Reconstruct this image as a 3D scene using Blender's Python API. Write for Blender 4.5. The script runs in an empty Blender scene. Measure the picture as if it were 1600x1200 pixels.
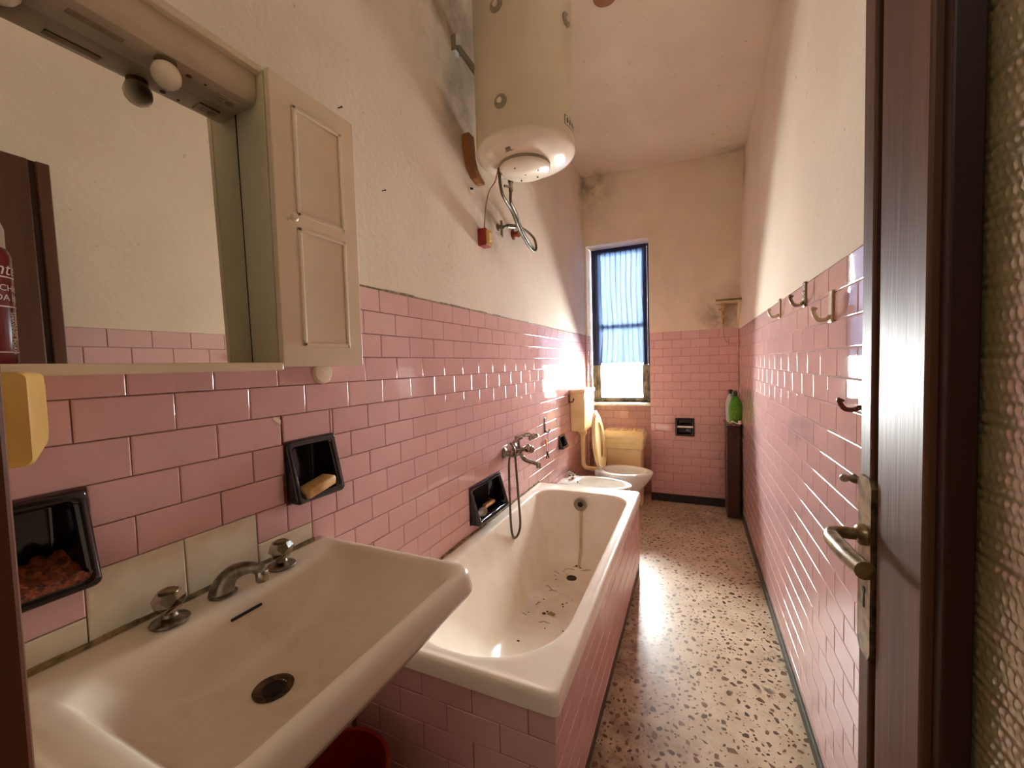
import bpy, bmesh, math, random
from math import sin, cos, pi, radians, sqrt
from mathutils import Vector, Matrix, noise
random.seed(7)
S = bpy.context.scene
COL = S.collection

def srgb(r, g, b):
    f = lambda c: (c / 255 / 12.92) if c <= 10 else ((c / 255 + .055) / 1.055) ** 2.4
    return (f(r), f(g), f(b), 1)

# ------------------------------------------------------------ camera, world, lights, exposure
cam = bpy.data.cameras.new('camera')
cam.sensor_width = 36; cam.lens = 634.04 * 36 / 1600
cam.clip_start = .01
co = bpy.data.objects.new('camera', cam); COL.objects.link(co)
CR = Vector((0.91263873, 0.4077419, -0.02893251)); CU = Vector((0.00760807, 0.05382403, 0.99852145)); CF = Vector((-0.4086963, 0.91150947, -0.04601977))
CC = Vector((0.9535, 0, 1.2771)); FP = 634.04
co.matrix_world = Matrix(((CR.x, CU.x, -CF.x, CC.x), (CR.y, CU.y, -CF.y, CC.y), (CR.z, CU.z, -CF.z, CC.z), (0, 0, 0, 1)))
S.camera = co

W = bpy.data.worlds.new('sky'); S.world = W; W.use_nodes = True
bg = W.node_tree.nodes['Background']; bg.inputs[0].default_value = (.985, .985, .98, 1); bg.inputs[1].default_value = 285
pl = bpy.data.lights.new('window_portal', 'AREA'); pl.shape = 'RECTANGLE'; pl.size = .50; pl.size_y = 1.5
pl.cycles.is_portal = True
po = bpy.data.objects.new('window_portal', pl); COL.objects.link(po)
po.location = (.315, 4.13, 1.62); po.rotation_euler = (radians(-90), 0, 0)
# warm fill light added behind the camera, in the unseen hallway
hl = bpy.data.lights.new('hallway_fill', 'AREA'); hl.shape = 'DISK'; hl.size = .9; hl.energy = 7; hl.color = (1, .9, .76)
ho = bpy.data.objects.new('hallway_fill', hl); COL.objects.link(ho); ho.location = (.75, -.95, 2.62)
S.view_settings.view_transform = 'Standard'; S.view_settings.look = 'None'
S.view_settings.exposure = 0; S.view_settings.gamma = 1; S.view_settings.use_curve_mapping = False
S.cycles.max_bounces = 12; S.cycles.diffuse_bounces = 8; S.cycles.glossy_bounces = 5; S.cycles.transmission_bounces = 8
S.cycles.transparent_max_bounces = 12; S.cycles.caustics_reflective = False; S.cycles.caustics_refractive = False
S.cycles.sample_clamp_indirect = 12

# ------------------------------------------------------------ materials
def mat(name, col, rough=.5, metal=0, var=None, vscale=8, vamt=.5, bump=0, bscale=60, spec=.5, rnd=0, coat=0, coords='Object', detail=5, vlo=.42, vhi=.62, stretch=None, extra=None):
    m = bpy.data.materials.new(name); m.use_nodes = True
    nt = m.node_tree; P = nt.nodes['Principled BSDF']; L = nt.links.new
    P.inputs['Roughness'].default_value = rough; P.inputs['Metallic'].default_value = metal
    P.inputs['Specular IOR Level'].default_value = spec; P.inputs['Coat Weight'].default_value = coat
    P.inputs['Base Color'].default_value = col
    tc = nt.nodes.new('ShaderNodeTexCoord'); vec = tc.outputs[coords]
    if coords == 'World':
        pass
    geo = None
    if stretch:
        mp = nt.nodes.new('ShaderNodeMapping'); mp.inputs['Scale'].default_value = stretch; L(vec, mp.inputs[0]); vec = mp.outputs[0]
    cur = None
    if var is not None:
        n = nt.nodes.new('ShaderNodeTexNoise'); n.inputs['Scale'].default_value = vscale; n.inputs['Detail'].default_value = detail; L(vec, n.inputs[0])
        r = nt.nodes.new('ShaderNodeMapRange'); r.inputs[1].default_value = vlo; r.inputs[2].default_value = vhi; r.inputs[4].default_value = vamt; L(n.outputs[0], r.inputs[0])
        x = nt.nodes.new('ShaderNodeMix'); x.data_type = 'RGBA'; x.inputs[6].default_value = col; x.inputs[7].default_value = var
        L(r.outputs[0], x.inputs[0]); cur = x.outputs[2]
    if extra:
        for (ecol, escale, lo, hi, amt, mask) in extra:
            n = nt.nodes.new('ShaderNodeTexNoise'); n.inputs['Scale'].default_value = escale; n.inputs['Detail'].default_value = 8; n.inputs['Roughness'].default_value = .65; L(vec, n.inputs[0])
            r = nt.nodes.new('ShaderNodeMapRange'); r.inputs[1].default_value = lo; r.inputs[2].default_value = hi; r.inputs[4].default_value = amt; L(n.outputs[0], r.inputs[0])
            fac = r.outputs[0]
            if mask:
                d = None
                for (c, rad) in mask:
                    vd = nt.nodes.new('ShaderNodeVectorMath'); vd.operation = 'DISTANCE'; L(tc.outputs[coords], vd.inputs[0]); vd.inputs[1].default_value = c
                    mr = nt.nodes.new('ShaderNodeMapRange'); mr.interpolation_type = 'SMOOTHSTEP'; mr.inputs[1].default_value = rad; mr.inputs[2].default_value = 0; L(vd.outputs['Value'], mr.inputs[0])
                    if d is None: d = mr.outputs[0]
                    else:
                        mx = nt.nodes.new('ShaderNodeMath'); mx.operation = 'MAXIMUM'; L(d, mx.inputs[0]); L(mr.outputs[0], mx.inputs[1]); d = mx.outputs[0]
                mu = nt.nodes.new('ShaderNodeMath'); mu.operation = 'MULTIPLY'; L(fac, mu.inputs[0]); L(d, mu.inputs[1]); fac = mu.outputs[0]
            x = nt.nodes.new('ShaderNodeMix'); x.data_type = 'RGBA'; x.inputs[6].default_value = col; x.inputs[7].default_value = ecol
            if cur: L(cur, x.inputs[6])
            L(fac, x.inputs[0]); cur = x.outputs[2]
    if rnd:
        oi = nt.nodes.new('ShaderNodeObjectInfo'); r = nt.nodes.new('ShaderNodeMapRange'); r.inputs[3].default_value = 1 - rnd; r.inputs[4].default_value = 1 + rnd; L(oi.outputs['Random'], r.inputs[0])
        h = nt.nodes.new('ShaderNodeHueSaturation'); h.inputs['Color'].default_value = col
        if cur: L(cur, h.inputs['Color'])
        L(r.outputs[0], h.inputs['Value']); cur = h.outputs[0]
    if cur: L(cur, P.inputs['Base Color'])
    if bump:
        n = nt.nodes.new('ShaderNodeTexNoise'); n.inputs['Scale'].default_value = bscale; n.inputs['Detail'].default_value = 4; L(vec, n.inputs[0])
        b = nt.nodes.new('ShaderNodeBump'); b.inputs['Strength'].default_value = bump; b.inputs['Distance'].default_value = .004; L(n.outputs[0], b.inputs['Height']); L(b.outputs[0], P.inputs['Normal'])
    return m

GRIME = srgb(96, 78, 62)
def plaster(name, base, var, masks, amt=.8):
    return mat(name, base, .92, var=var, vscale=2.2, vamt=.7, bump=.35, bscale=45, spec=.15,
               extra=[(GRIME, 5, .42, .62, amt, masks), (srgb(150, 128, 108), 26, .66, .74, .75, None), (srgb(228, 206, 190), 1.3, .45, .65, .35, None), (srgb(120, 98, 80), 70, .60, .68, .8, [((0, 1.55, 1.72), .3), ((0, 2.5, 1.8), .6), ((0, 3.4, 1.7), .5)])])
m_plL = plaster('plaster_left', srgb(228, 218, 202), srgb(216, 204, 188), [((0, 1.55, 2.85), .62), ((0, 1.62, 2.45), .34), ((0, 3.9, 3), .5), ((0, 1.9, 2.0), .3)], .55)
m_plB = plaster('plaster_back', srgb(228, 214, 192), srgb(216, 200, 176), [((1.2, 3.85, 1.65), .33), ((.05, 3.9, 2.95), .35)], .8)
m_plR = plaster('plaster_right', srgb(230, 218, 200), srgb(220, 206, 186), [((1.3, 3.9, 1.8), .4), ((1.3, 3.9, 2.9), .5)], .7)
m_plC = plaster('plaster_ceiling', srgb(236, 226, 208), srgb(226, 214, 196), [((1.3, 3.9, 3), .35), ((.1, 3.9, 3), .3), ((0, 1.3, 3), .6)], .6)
m_hall = mat('plaster_hallway', srgb(214, 200, 180), .9, var=srgb(200, 182, 160), vscale=3)
m_grout = mat('grout', srgb(112, 70, 66), .8, var=srgb(150, 104, 96), vscale=14, bump=.3, bscale=200)
m_core = mat('masonry', srgb(170, 150, 130), .9, var=srgb(150, 130, 112))
m_tile = mat('pink_tile', srgb(214, 172, 170), .022, var=srgb(210, 168, 164), vscale=6, vamt=.6, rnd=.03, bump=.03, bscale=9, spec=.6,
             extra=[(srgb(170, 128, 112), 11, .60, .72, .35, None)])
m_tileR = mat('pink_tile_right', srgb(218, 182, 180), .025, var=srgb(214, 176, 174), vscale=6, vamt=.6, rnd=.03, bump=.03, bscale=9, spec=.6,
              extra=[(srgb(226, 200, 196), 9, .55, .7, .5, None)])
m_wtile = mat('white_tile', srgb(222, 212, 190), .15, var=srgb(205, 190, 162), vscale=18, vamt=.5, rnd=.02, bump=.05, bscale=14)
m_base = mat('black_baseboard', srgb(30, 26, 24), .35, var=srgb(52, 46, 38), vscale=15)
m_baseg = mat('green_black_baseboard', srgb(58, 60, 46), .6, var=srgb(92, 88, 70), vscale=20)
m_floor = mat('terrazzo', srgb(206, 190, 164), .32, var=srgb(186, 168, 140), vscale=9, vamt=.8, spec=.4,
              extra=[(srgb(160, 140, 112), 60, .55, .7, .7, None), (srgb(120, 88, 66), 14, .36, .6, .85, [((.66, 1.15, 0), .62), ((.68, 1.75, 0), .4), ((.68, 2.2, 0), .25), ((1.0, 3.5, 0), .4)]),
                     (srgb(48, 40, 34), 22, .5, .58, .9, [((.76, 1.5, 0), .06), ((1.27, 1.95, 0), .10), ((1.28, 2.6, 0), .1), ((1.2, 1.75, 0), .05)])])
m_chipA = mat('terrazzo_chip_brown', srgb(130, 100, 72), .32, var=srgb(84, 62, 44), vscale=22, vamt=1, vlo=.4, vhi=.6)
m_porc = mat('tub_enamel', srgb(240, 232, 218), .2, var=srgb(226, 214, 194), vscale=7, vamt=.5, spec=.5,
             extra=[(srgb(196, 172, 140), 5, .3, .6, .6, [((.33, 1.85, .1), .5)]), (srgb(176, 150, 118), 9, .5, .66, .5, [((.1, 1.7, .5), .18)]), (srgb(150, 118, 84), 34, .60, .70, .5, [((.33, 2.0, .1), .36)])])
m_sink = mat('basin_porcelain', srgb(226, 214, 194), .16, var=srgb(216, 202, 180), vscale=5, vamt=.5, spec=.5,
             extra=[(srgb(176, 154, 122), 8, .5, .7, .5, [((.22, .5, .7), .3)])])
m_white = mat('white_porcelain', srgb(238, 238, 230), .12, var=srgb(226, 224, 214), vscale=6)
m_chrome = mat('chrome', srgb(190, 184, 174), .14, 1, var=srgb(120, 108, 92), vscale=30, vamt=.7)
m_dchrome = mat('dull_chrome', srgb(150, 142, 130), .28, 1, var=srgb(96, 86, 70), vscale=40, vamt=.9)
m_brassdark = mat('stained_drain', srgb(92, 70, 46), .45, .6, var=srgb(48, 36, 26), vscale=60, vamt=1)
m_black = mat('black_ceramic', srgb(22, 17, 17), .08, var=srgb(34, 27, 25), vscale=20, spec=.6)
m_dark = mat('dark_hole', srgb(12, 9, 8), .8, var=srgb(20, 15, 12))
m_cab = mat('cabinet_enamel', srgb(226, 208, 180), .35, var=srgb(216, 198, 170), vscale=5)
m_cabg = mat('cabinet_side', srgb(208, 198, 168), .4, var=srgb(200, 188, 156), vscale=5)
m_canopy = mat('canopy_plastic', srgb(192, 176, 150), .4, var=srgb(176, 158, 132), vscale=10)
m_slot = mat('dusty_slot', srgb(150, 132, 102), .6, var=srgb(172, 156, 128), vscale=60)
m_burn = mat('scorch_mark', srgb(120, 92, 56), .7, var=srgb(60, 42, 26), vscale=60)
m_yel = mat('yellowed_plastic', srgb(196, 158, 84), .3, var=srgb(178, 138, 66), vscale=12)
m_cream = mat('cream_plastic', srgb(238, 216, 164), .3, var=srgb(228, 198, 138), vscale=10, vamt=.6)
m_heat = mat('heater_enamel', srgb(216, 204, 180), .35, var=srgb(206, 192, 166), vscale=3)
m_heatb = mat('heater_dome', srgb(232, 220, 200), .15, var=srgb(222, 206, 184), vscale=8)
m_grey = mat('grey_plastic', srgb(150, 140, 120), .5, var=srgb(130, 120, 102), vscale=30)
m_paper = mat('label_paper', srgb(222, 212, 190), .6, var=srgb(212, 200, 176))
m_ink = mat('label_ink', srgb(70, 62, 54), .6, var=srgb(84, 76, 66))
m_wood = mat('brown_wood', srgb(150, 98, 48), .5, var=srgb(120, 74, 34), vscale=14, stretch=(1, 1, .2))
m_red = mat('red_plastic', srgb(140, 22, 18), .3, var=srgb(110, 14, 12), vscale=14)
m_redbox = mat('switch_red', srgb(148, 34, 26), .35, var=srgb(110, 22, 18), vscale=30)
m_copper = mat('copper', srgb(170, 96, 60), .35, .8, var=srgb(120, 62, 36), vscale=60)
m_braid = mat('braided_hose', srgb(104, 92, 66), .5, .2, var=srgb(78, 66, 44), vscale=260, vamt=1)
m_wire = mat('brown_cable', srgb(150, 100, 60), .5, var=srgb(130, 84, 50))
m_door = mat('door_varnish', srgb(104, 66, 46), .48, var=srgb(70, 38, 26), vscale=9, vamt=.9, stretch=(1, 1, .06), bump=.14, bscale=110, spec=.5)
m_door_shade = mat('door_varnish_shaded', srgb(60, 28, 22), .45, var=srgb(44, 20, 16), vscale=9, stretch=(1, 1, .06))  # darker door varnish: shade painted into the groove and glazing bead
m_frame = mat('door_frame_varnish', srgb(104, 62, 36), .35, var=srgb(80, 44, 26), vscale=9, stretch=(1, 1, .06))
m_brass = mat('tarnished_nickel', srgb(158, 140, 104), .32, .85, var=srgb(92, 78, 54), vscale=55, vamt=.9)
m_blue = mat('window_frame_paint', srgb(26, 30, 62), .5, var=srgb(16, 18, 34), vscale=8)
m_dusty = mat('weathered_wood', srgb(120, 112, 90), .8, var=srgb(60, 54, 42), vscale=14, vamt=1, bump=.4, bscale=60)
m_sill = mat('marble_sill', srgb(220, 208, 184), .4, var=srgb(190, 176, 146), vscale=16)
m_hookw = mat('beige_hook', srgb(214, 192, 158), .25, var=srgb(196, 170, 134))
m_hookm = mat('nickel_hook', srgb(168, 154, 128), .25, .9, var=srgb(110, 92, 66), vscale=40)
m_hookb = mat('brown_hook', srgb(110, 58, 32), .3, var=srgb(86, 42, 24))
m_cabdark = mat('dark_wood_cabinet', srgb(56, 26, 18), .4, var=srgb(38, 16, 12), vscale=12, stretch=(1, 1, .2))
m_worn = mat('worn_top', srgb(150, 128, 104), .7, var=srgb(90, 66, 50), vscale=40, vamt=1)
m_green = mat('green_plastic', srgb(82, 150, 24), .3, var=srgb(60, 128, 20), vscale=16)
m_dgreen = mat('dark_green_cap', srgb(18, 40, 24), .35, var=srgb(10, 26, 16))
m_bluew = mat('pale_blue_plastic', srgb(196, 208, 206), .3, var=srgb(170, 186, 190), vscale=14)
m_lime = mat('lime_label', srgb(150, 190, 70), .4, var=srgb(120, 170, 50))
m_pinkw = mat('pale_pink_plastic', srgb(232, 204, 204), .4, var=srgb(216, 184, 184))
m_soap = mat('old_soap', srgb(226, 190, 130), .45, var=srgb(190, 140, 76), vscale=26, vamt=.8, bump=.2, bscale=60)
m_sponge = mat('amber_sponge', srgb(132, 62, 18), .8, var=srgb(70, 26, 10), vscale=120, vamt=1, bump=1, bscale=160)
m_olive = mat('olive_shelf_edge', srgb(120, 100, 36), .5, var=srgb(96, 78, 26), vscale=20)
m_shelf = mat('cream_shelf', srgb(224, 208, 172), .45, var=srgb(196, 172, 132), vscale=16)
m_rust = mat('rusty_metal', srgb(150, 100, 54), .7, .2, var=srgb(196, 164, 120), vscale=40, vamt=1)
m_dirt = mat('dirt', srgb(74, 54, 32), .9, var=srgb(34, 24, 16), vscale=60)
m_leaf = mat('dry_flake', srgb(150, 122, 70), .8, var=srgb(100, 78, 40), vscale=60)
m_bulbm = mat('opal_bulb', srgb(232, 220, 196), .25, var=srgb(214, 198, 168), vscale=20)
m_silver = mat('canister_cap', srgb(206, 206, 196), .3, .1, var=srgb(150, 150, 140))
m_canred = mat('canister_red', srgb(112, 16, 16), .25, var=srgb(84, 10, 12), vscale=14)
m_orange = mat('orange_tape', srgb(206, 120, 52), .5, var=srgb(180, 96, 40))
m_iron = mat('dark_steel', srgb(60, 54, 48), .4, .7, var=srgb(38, 32, 28), vscale=60)
m_text = mat('white_print', srgb(226, 214, 204), .5, var=srgb(216, 204, 194))
m_silic_shade = mat('mouldy_sealant_and_shade', srgb(150, 124, 82), .6, var=srgb(84, 68, 40), vscale=40, vamt=1)  # mouldy sealant colour, also the painted shade line above the left tiles
m_trail = mat('rust_trail', srgb(206, 182, 146), .4, var=srgb(180, 152, 112), vscale=40)

m_mirror = mat('mirror_silver', srgb(232, 230, 220), .015, 1, var=srgb(228, 226, 214), vscale=3)

def glassmat():
    m = bpy.data.materials.new('window_glass'); m.use_nodes = True; nt = m.node_tree; nt.nodes.clear(); L = nt.links.new
    o = nt.nodes.new('ShaderNodeOutputMaterial'); t = nt.nodes.new('ShaderNodeBsdfTransparent'); g = nt.nodes.new('ShaderNodeBsdfGlossy'); x = nt.nodes.new('ShaderNodeMixShader')
    t.inputs[0].default_value = (.96, .98, .97, 1); g.inputs['Roughness'].default_value = .02
    f = nt.nodes.new('ShaderNodeFresnel'); L(f.outputs[0], x.inputs[0]); L(t.outputs[0], x.inputs[1]); L(g.outputs[0], x.inputs[2]); L(x.outputs[0], o.inputs[0])
    return m
m_glass = glassmat()
def curtainmat():
    m = bpy.data.materials.new('blue_curtain_cloth'); m.use_nodes = True; nt = m.node_tree; nt.nodes.clear(); L = nt.links.new
    o = nt.nodes.new('ShaderNodeOutputMaterial'); d = nt.nodes.new('ShaderNodeBsdfDiffuse'); tr = nt.nodes.new('ShaderNodeBsdfTranslucent'); tp = nt.nodes.new('ShaderNodeBsdfTransparent')
    n = nt.nodes.new('ShaderNodeTexNoise'); tc = nt.nodes.new('ShaderNodeTexCoord'); mp = nt.nodes.new('ShaderNodeMapping'); mp.inputs['Scale'].default_value = (60, 60, 14)
    L(tc.outputs['Object'], mp.inputs[0]); L(mp.outputs[0], n.inputs[0]); n.inputs['Scale'].default_value = 1
    r = nt.nodes.new('ShaderNodeMix'); r.data_type = 'RGBA'; r.inputs[6].default_value = (.0062, .0098, .0195, 1); r.inputs[7].default_value = (.0085, .0125, .0215, 1); L(n.outputs[0], r.inputs[0])
    d.inputs[0].default_value = (.16, .2, .5, 1); tp.inputs[0].default_value = (.55, .68, .85, 1)
    L(r.outputs[2], tr.inputs[0])
    x1 = nt.nodes.new('ShaderNodeMixShader'); x1.inputs[0].default_value = .8; L(d.outputs[0], x1.inputs[1]); L(tr.outputs[0], x1.inputs[2])
    x2 = nt.nodes.new('ShaderNodeMixShader'); x2.inputs[0].default_value = .002; L(x1.outputs[0], x2.inputs[1]); L(tp.outputs[0], x2.inputs[2]); L(x2.outputs[0], o.inputs[0])
    return m
m_curt = curtainmat()
def patternglass():
    m = mat('cathedral_glass', srgb(196, 186, 138), .24, var=srgb(168, 160, 108), vscale=20, vamt=.6, spec=.5)
    P = m.node_tree.nodes['Principled BSDF']; P.inputs['Transmission Weight'].default_value = .35; P.inputs['IOR'].default_value = 1.45
    return m
m_pglass = patternglass()

# ------------------------------------------------------------ mesh helpers
WO = {}     # world origin of every object
def add(name, verts, faces, m, parent=None, smooth=False, origin=None, mats=None, fmat=None):
    vs = [Vector(v) for v in verts]
    if origin is None:
        lo = [min(v[i] for v in vs) for i in range(3)]; hi = [max(v[i] for v in vs) for i in range(3)]
        origin = Vector(((lo[0] + hi[0]) / 2, (lo[1] + hi[1]) / 2, lo[2]))
    origin = Vector(origin)
    me = bpy.data.meshes.new(name); me.from_pydata([v - origin for v in vs], [], faces)
    me.materials.append(m)
    if mats:
        for x in mats: me.materials.append(x)
        me.polygons.foreach_set('material_index', fmat)
    if smooth:
        me.polygons.foreach_set('use_smooth', [True] * len(me.polygons))
    me.update()
    o = bpy.data.objects.new(name, me); COL.objects.link(o)
    WO[o] = origin
    if parent is not None:
        o.parent = parent; o.location = origin - WO[parent]
    else: o.location = origin
    return o
def empty(name, loc):
    o = bpy.data.objects.new(name, None); o.empty_display_size = .05; COL.objects.link(o); o.location = loc; WO[o] = Vector(loc); return o
def tag(o, label, cat, group=None, kind=None):
    o['label'] = label; o['category'] = cat
    if group: o['group'] = group
    if kind: o['kind'] = kind
    return o
def thing(name, loc, label, cat, group=None): return tag(empty(name, loc), label, cat, group)
def struct(o): o['kind'] = 'structure'; return o

class G:
    """collects vertices and faces"""
    def __init__(s): s.v = []; s.f = []
    def put(s, v, f):
        k = len(s.v); s.v += [tuple(x) for x in v]; s.f += [tuple(i + k for i in q) for q in f]; return s
    def box(s, x0, x1, y0, y1, z0, z1, b=0):
        if b <= 0:
            return s.put([(x0, y0, z0), (x1, y0, z0), (x1, y1, z0), (x0, y1, z0), (x0, y0, z1), (x1, y0, z1), (x1, y1, z1), (x0, y1, z1)],
                         [(0, 3, 2, 1), (4, 5, 6, 7), (0, 1, 5, 4), (1, 2, 6, 5), (2, 3, 7, 6), (3, 0, 4, 7)])
        bm = bmesh.new(); bmesh.ops.create_cube(bm, size=1)
        for v in bm.verts: v.co = Vector(((x0 + x1) / 2 + v.co.x * (x1 - x0), (y0 + y1) / 2 + v.co.y * (y1 - y0), (z0 + z1) / 2 + v.co.z * (z1 - z0)))
        bmesh.ops.bevel(bm, geom=bm.edges[:], offset=b, segments=2, profile=.5, affect='EDGES')
        bm.verts.ensure_lookup_table()
        s.put([v.co for v in bm.verts], [[v.index for v in f.verts] for f in bm.faces]); bm.free(); return s
    def tube(s, pts, r, n=8, cap=True):
        P = [Vector(p) for p in pts]; rs = r if isinstance(r, (list, tuple)) else [r] * len(P)
        rings = []; up = None
        for i, p in enumerate(P):
            t = (P[min(i + 1, len(P) - 1)] - P[max(i - 1, 0)]).normalized()
            if up is None: up = t.orthogonal().normalized()
            up = (up - t * up.dot(t));
            up = up.normalized() if up.length > 1e-6 else t.orthogonal().normalized()
            w = t.cross(up)
            rings.append([p + (up * cos(2 * pi * k / n) + w * sin(2 * pi * k / n)) * rs[i] for k in range(n)])
        return s.rings(rings, cap, cap)
    def rings(s, rings, cap0=True, cap1=True):
        n = len(rings[0]); v = [q for r in rings for q in r]; f = []
        for i in range(len(rings) - 1):
            for k in range(n):
                f.append((i * n + k, i * n + (k + 1) % n, (i + 1) * n + (k + 1) % n, (i + 1) * n + k))
        if cap0: f.append(tuple(range(n - 1, -1, -1)))
        if cap1: f.append(tuple((len(rings) - 1) * n + k for k in range(n)))
        return s.put(v, f)
    def lathe(s, prof, c=(0, 0, 0), axis='z', n=24, cap=True):
        c = Vector(c)
        def P(r, h, a):
            x, y = r * cos(a), r * sin(a)
            return c + (Vector((x, y, h)) if axis == 'z' else Vector((h, x, y)) if axis == 'x' else Vector((x, h, y)) if axis == 'y' else axis[0] * x + axis[1] * y + axis[2] * h)
        return s.rings([[P(r, h, 2 * pi * k / n) for k in range(n)] for r, h in prof], cap, cap)
    def ball(s, c, r, n=12, sq=(1, 1, 1)):
        c = Vector(c)
        return s.rings([[c + Vector((sin(pi * (i + .02) / (n // 2 + .04)) * cos(2 * pi * k / n) * r * sq[0], sin(pi * (i + .02) / (n // 2 + .04)) * sin(2 * pi * k / n) * r * sq[1], -cos(pi * (i + .02) / (n // 2 + .04)) * r * sq[2])) for k in range(n)] for i in range(n // 2 + 1)])
    def prism(s, poly, axis, a, b):
        """poly 2D extruded along axis from a to b"""
        def P(u, v, w): return (w, u, v) if axis == 'x' else (u, w, v) if axis == 'y' else (u, v, w)
        return s.rings([[P(u, v, a) for u, v in poly], [P(u, v, b) for u, v in poly]])
    def obj(s, name, m, parent=None, smooth=False, **k):
        return add(name, s.v, s.f, m, parent, smooth, **k)

def shade_auto(o, ang=40):
    me = o.data
    me.polygons.foreach_set('use_smooth', [True] * len(me.polygons))
    bm = bmesh.new(); bm.from_mesh(me)
    bmesh.ops.recalc_face_normals(bm, faces=bm.faces)
    a = radians(ang)
    for e in bm.edges:
        e.smooth = not (len(e.link_faces) == 2 and e.calc_face_angle(0) > a)
    bm.to_mesh(me); bm.free(); return o
def rrect(cx, cy, hx, hy, r, n=40):
    """rounded rectangle points, r may be a list of four corner radii (+x+y, -x+y, -x-y, +x-y)"""
    r = r if isinstance(r, (list, tuple)) else [r] * 4
    r = [min(q, hx * .999, hy * .999) for q in r]
    m = n // 4; out = []
    for q, (sx, sy, a0) in enumerate(((1, 1, 0), (-1, 1, 90), (-1, -1, 180), (1, -1, 270))):
        ccx = cx + sx * (hx - r[q]); ccy = cy + sy * (hy - r[q])
        for i in range(m):
            a = radians(a0 + 90 * i / (m - 1)); out.append((ccx + r[q] * cos(a), ccy + r[q] * sin(a)))
    return out
def spline(pts, k=6):
    P = [Vector(p) for p in pts]; out = []
    for i in range(len(P) - 1):
        p0 = P[max(i - 1, 0)]; p1 = P[i]; p2 = P[i + 1]; p3 = P[min(i + 2, len(P) - 1)]
        for j in range(k):
            t = j / k; out.append(.5 * ((2 * p1) + (p2 - p0) * t + (2 * p0 - 5 * p1 + 4 * p2 - p3) * t * t + (3 * p1 - p0 - 3 * p2 + p3) * t ** 3))
    out.append(P[-1]); return out
def grid_holes(g, P, u0, u1, v0, v1, holes):
    """flat sheet in (u,v) with rectangular holes; P maps (u,v)->3D"""
    us = sorted({u0, u1} | {q for h in holes for q in h[:2] if u0 < q < u1}); vs = sorted({v0, v1} | {q for h in holes for q in h[2:] if v0 < q < v1})
    for i in range(len(us) - 1):
        for j in range(len(vs) - 1):
            cu = (us[i] + us[i + 1]) / 2; cv = (vs[j] + vs[j + 1]) / 2
            if any(h[0] < cu < h[1] and h[2] < cv < h[3] for h in holes): continue
            g.put([P(us[i], vs[j]), P(us[i + 1], vs[j]), P(us[i + 1], vs[j + 1]), P(us[i], vs[j + 1])], [(0, 1, 2, 3)])

# ------------------------------------------------------------ room shell
RW = 1.3014; YB = 3.891; YN = 4.06; YF = .105; ZT = 1.5414; TH = .075; TW = .15; ZR = 1.5244; THR = .0759
NX0, NX1, NZ = .02, .59, 2.39
DISH = [(.172, .327, .928, 1.089), (.696, .852, .935, 1.097), (1.605, 1.930, .535, .712), (2.97, 3.12, .615, .72)]
HL = [(a + .012, b - .012, c + .012, d - .012) for a, b, c, d in DISH]

g = G()   # left wall core: front sheet with holes, and thickness behind
grid_holes(g, lambda u, v: (-.0035, u, v), YF, 4.25, 0, 3.05, HL)
g.box(-.16, -.075, -1.8, 4.25, 0, 3.05)
g.box(-.08, -.0035, YF - .0, YF + .001, 0, 3.05)
wl = struct(g.obj('wall_left', m_grout, origin=(0, 2, 0)))
g = G(); g.box(RW + .002, RW + .12, -.0, 4.25, 0, ZR); g.box(RW + .06, RW + .16, -.0, 4.25, ZR, 3.05)
wr = struct(g.obj('wall_right', m_grout, origin=(RW, 2, 0)))
g = G()
g.box(-.0035, NX0, YB + .002, 4.25, 0, 3.05); g.box(NX1, RW + .06, YB + .06, 4.25, 0, 3.08); g.box(NX1, NX1 + .01, YB + .002, YB + .06, 0, 3.08); grid_holes(g, lambda u, v: (u, YB + .002, v), NX1, RW + .06, 0, 3.08, [(.812, .945, .616, .753)]); g.box(NX0, NX1, YB + .002, 4.25, NZ, 3.05)
g.box(NX0, NX1, YN + .002, 4.25, 0, .875)
wb = struct(g.obj('wall_back', m_grout, origin=(.65, YB, 0)))
g = G()
g.box(-.02, .50, YF - .15, YF, 0, 3.05); g.box(1.225, 1.31, YF - .15, YF - .001, 0, 3.05); g.box(.50, 1.225, YF - .15, YF, 2.12, 3.05)
wf = struct(g.obj('wall_front', m_hall, origin=(.65, YF, 0)))
g = G()   # ceiling slopes a little
g.rings([[(-.05, YF - .15, 3.035), (1.42, YF - .15, 2.985), (1.42, 4.2, 2.966), (-.05, 4.2, 3.038)], [(-.05, YF - .15, 3.1), (1.42, YF - .15, 3.1), (1.42, 4.2, 3.1), (-.05, 4.2, 3.1)]])
ce = struct(g.obj('ceiling', m_plC, origin=(0, 0, 0)))
g = G(); g.box(-.1, 1.5, -1.85, 4.2, -.08, 0)
fl = struct(g.obj('floor', m_floor, origin=(0, 0, 0)))
# hallway behind the doorway
g = G(); g.box(-.1, 1.9, -1.95, -1.85, 0, 2.75); g.box(-.9, -.8, -1.85, YF - .15, 0, 2.75); g.box(1.8, 1.9, -1.85, YF - .15, 0, 2.75); g.box(-.9, -.1, -1.95, -1.85, 0, 2.75)
g.box(-.9, -.02, YF - .15, YF - .05, 0, 2.75); g.box(1.31, 1.9, YF - .15, YF - .05, 0, 2.75)
struct(g.obj('wall_hallway', m_hall, origin=(.5, -1, 0)))
g = G(); g.box(-.9, 1.9, -1.95, YF - .15, 2.7, 2.78); struct(g.obj('ceiling_hallway', m_hall, origin=(0, 0, 2.7)))
g = G(); g.box(-.9, -.1, -1.95, YF - .15, -.08, 0); g.box(1.5, 1.9, -1.95, YF - .15, -.08, 0); struct(g.obj('floor_hallway', m_floor, origin=(0, 0, 0)))

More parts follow.
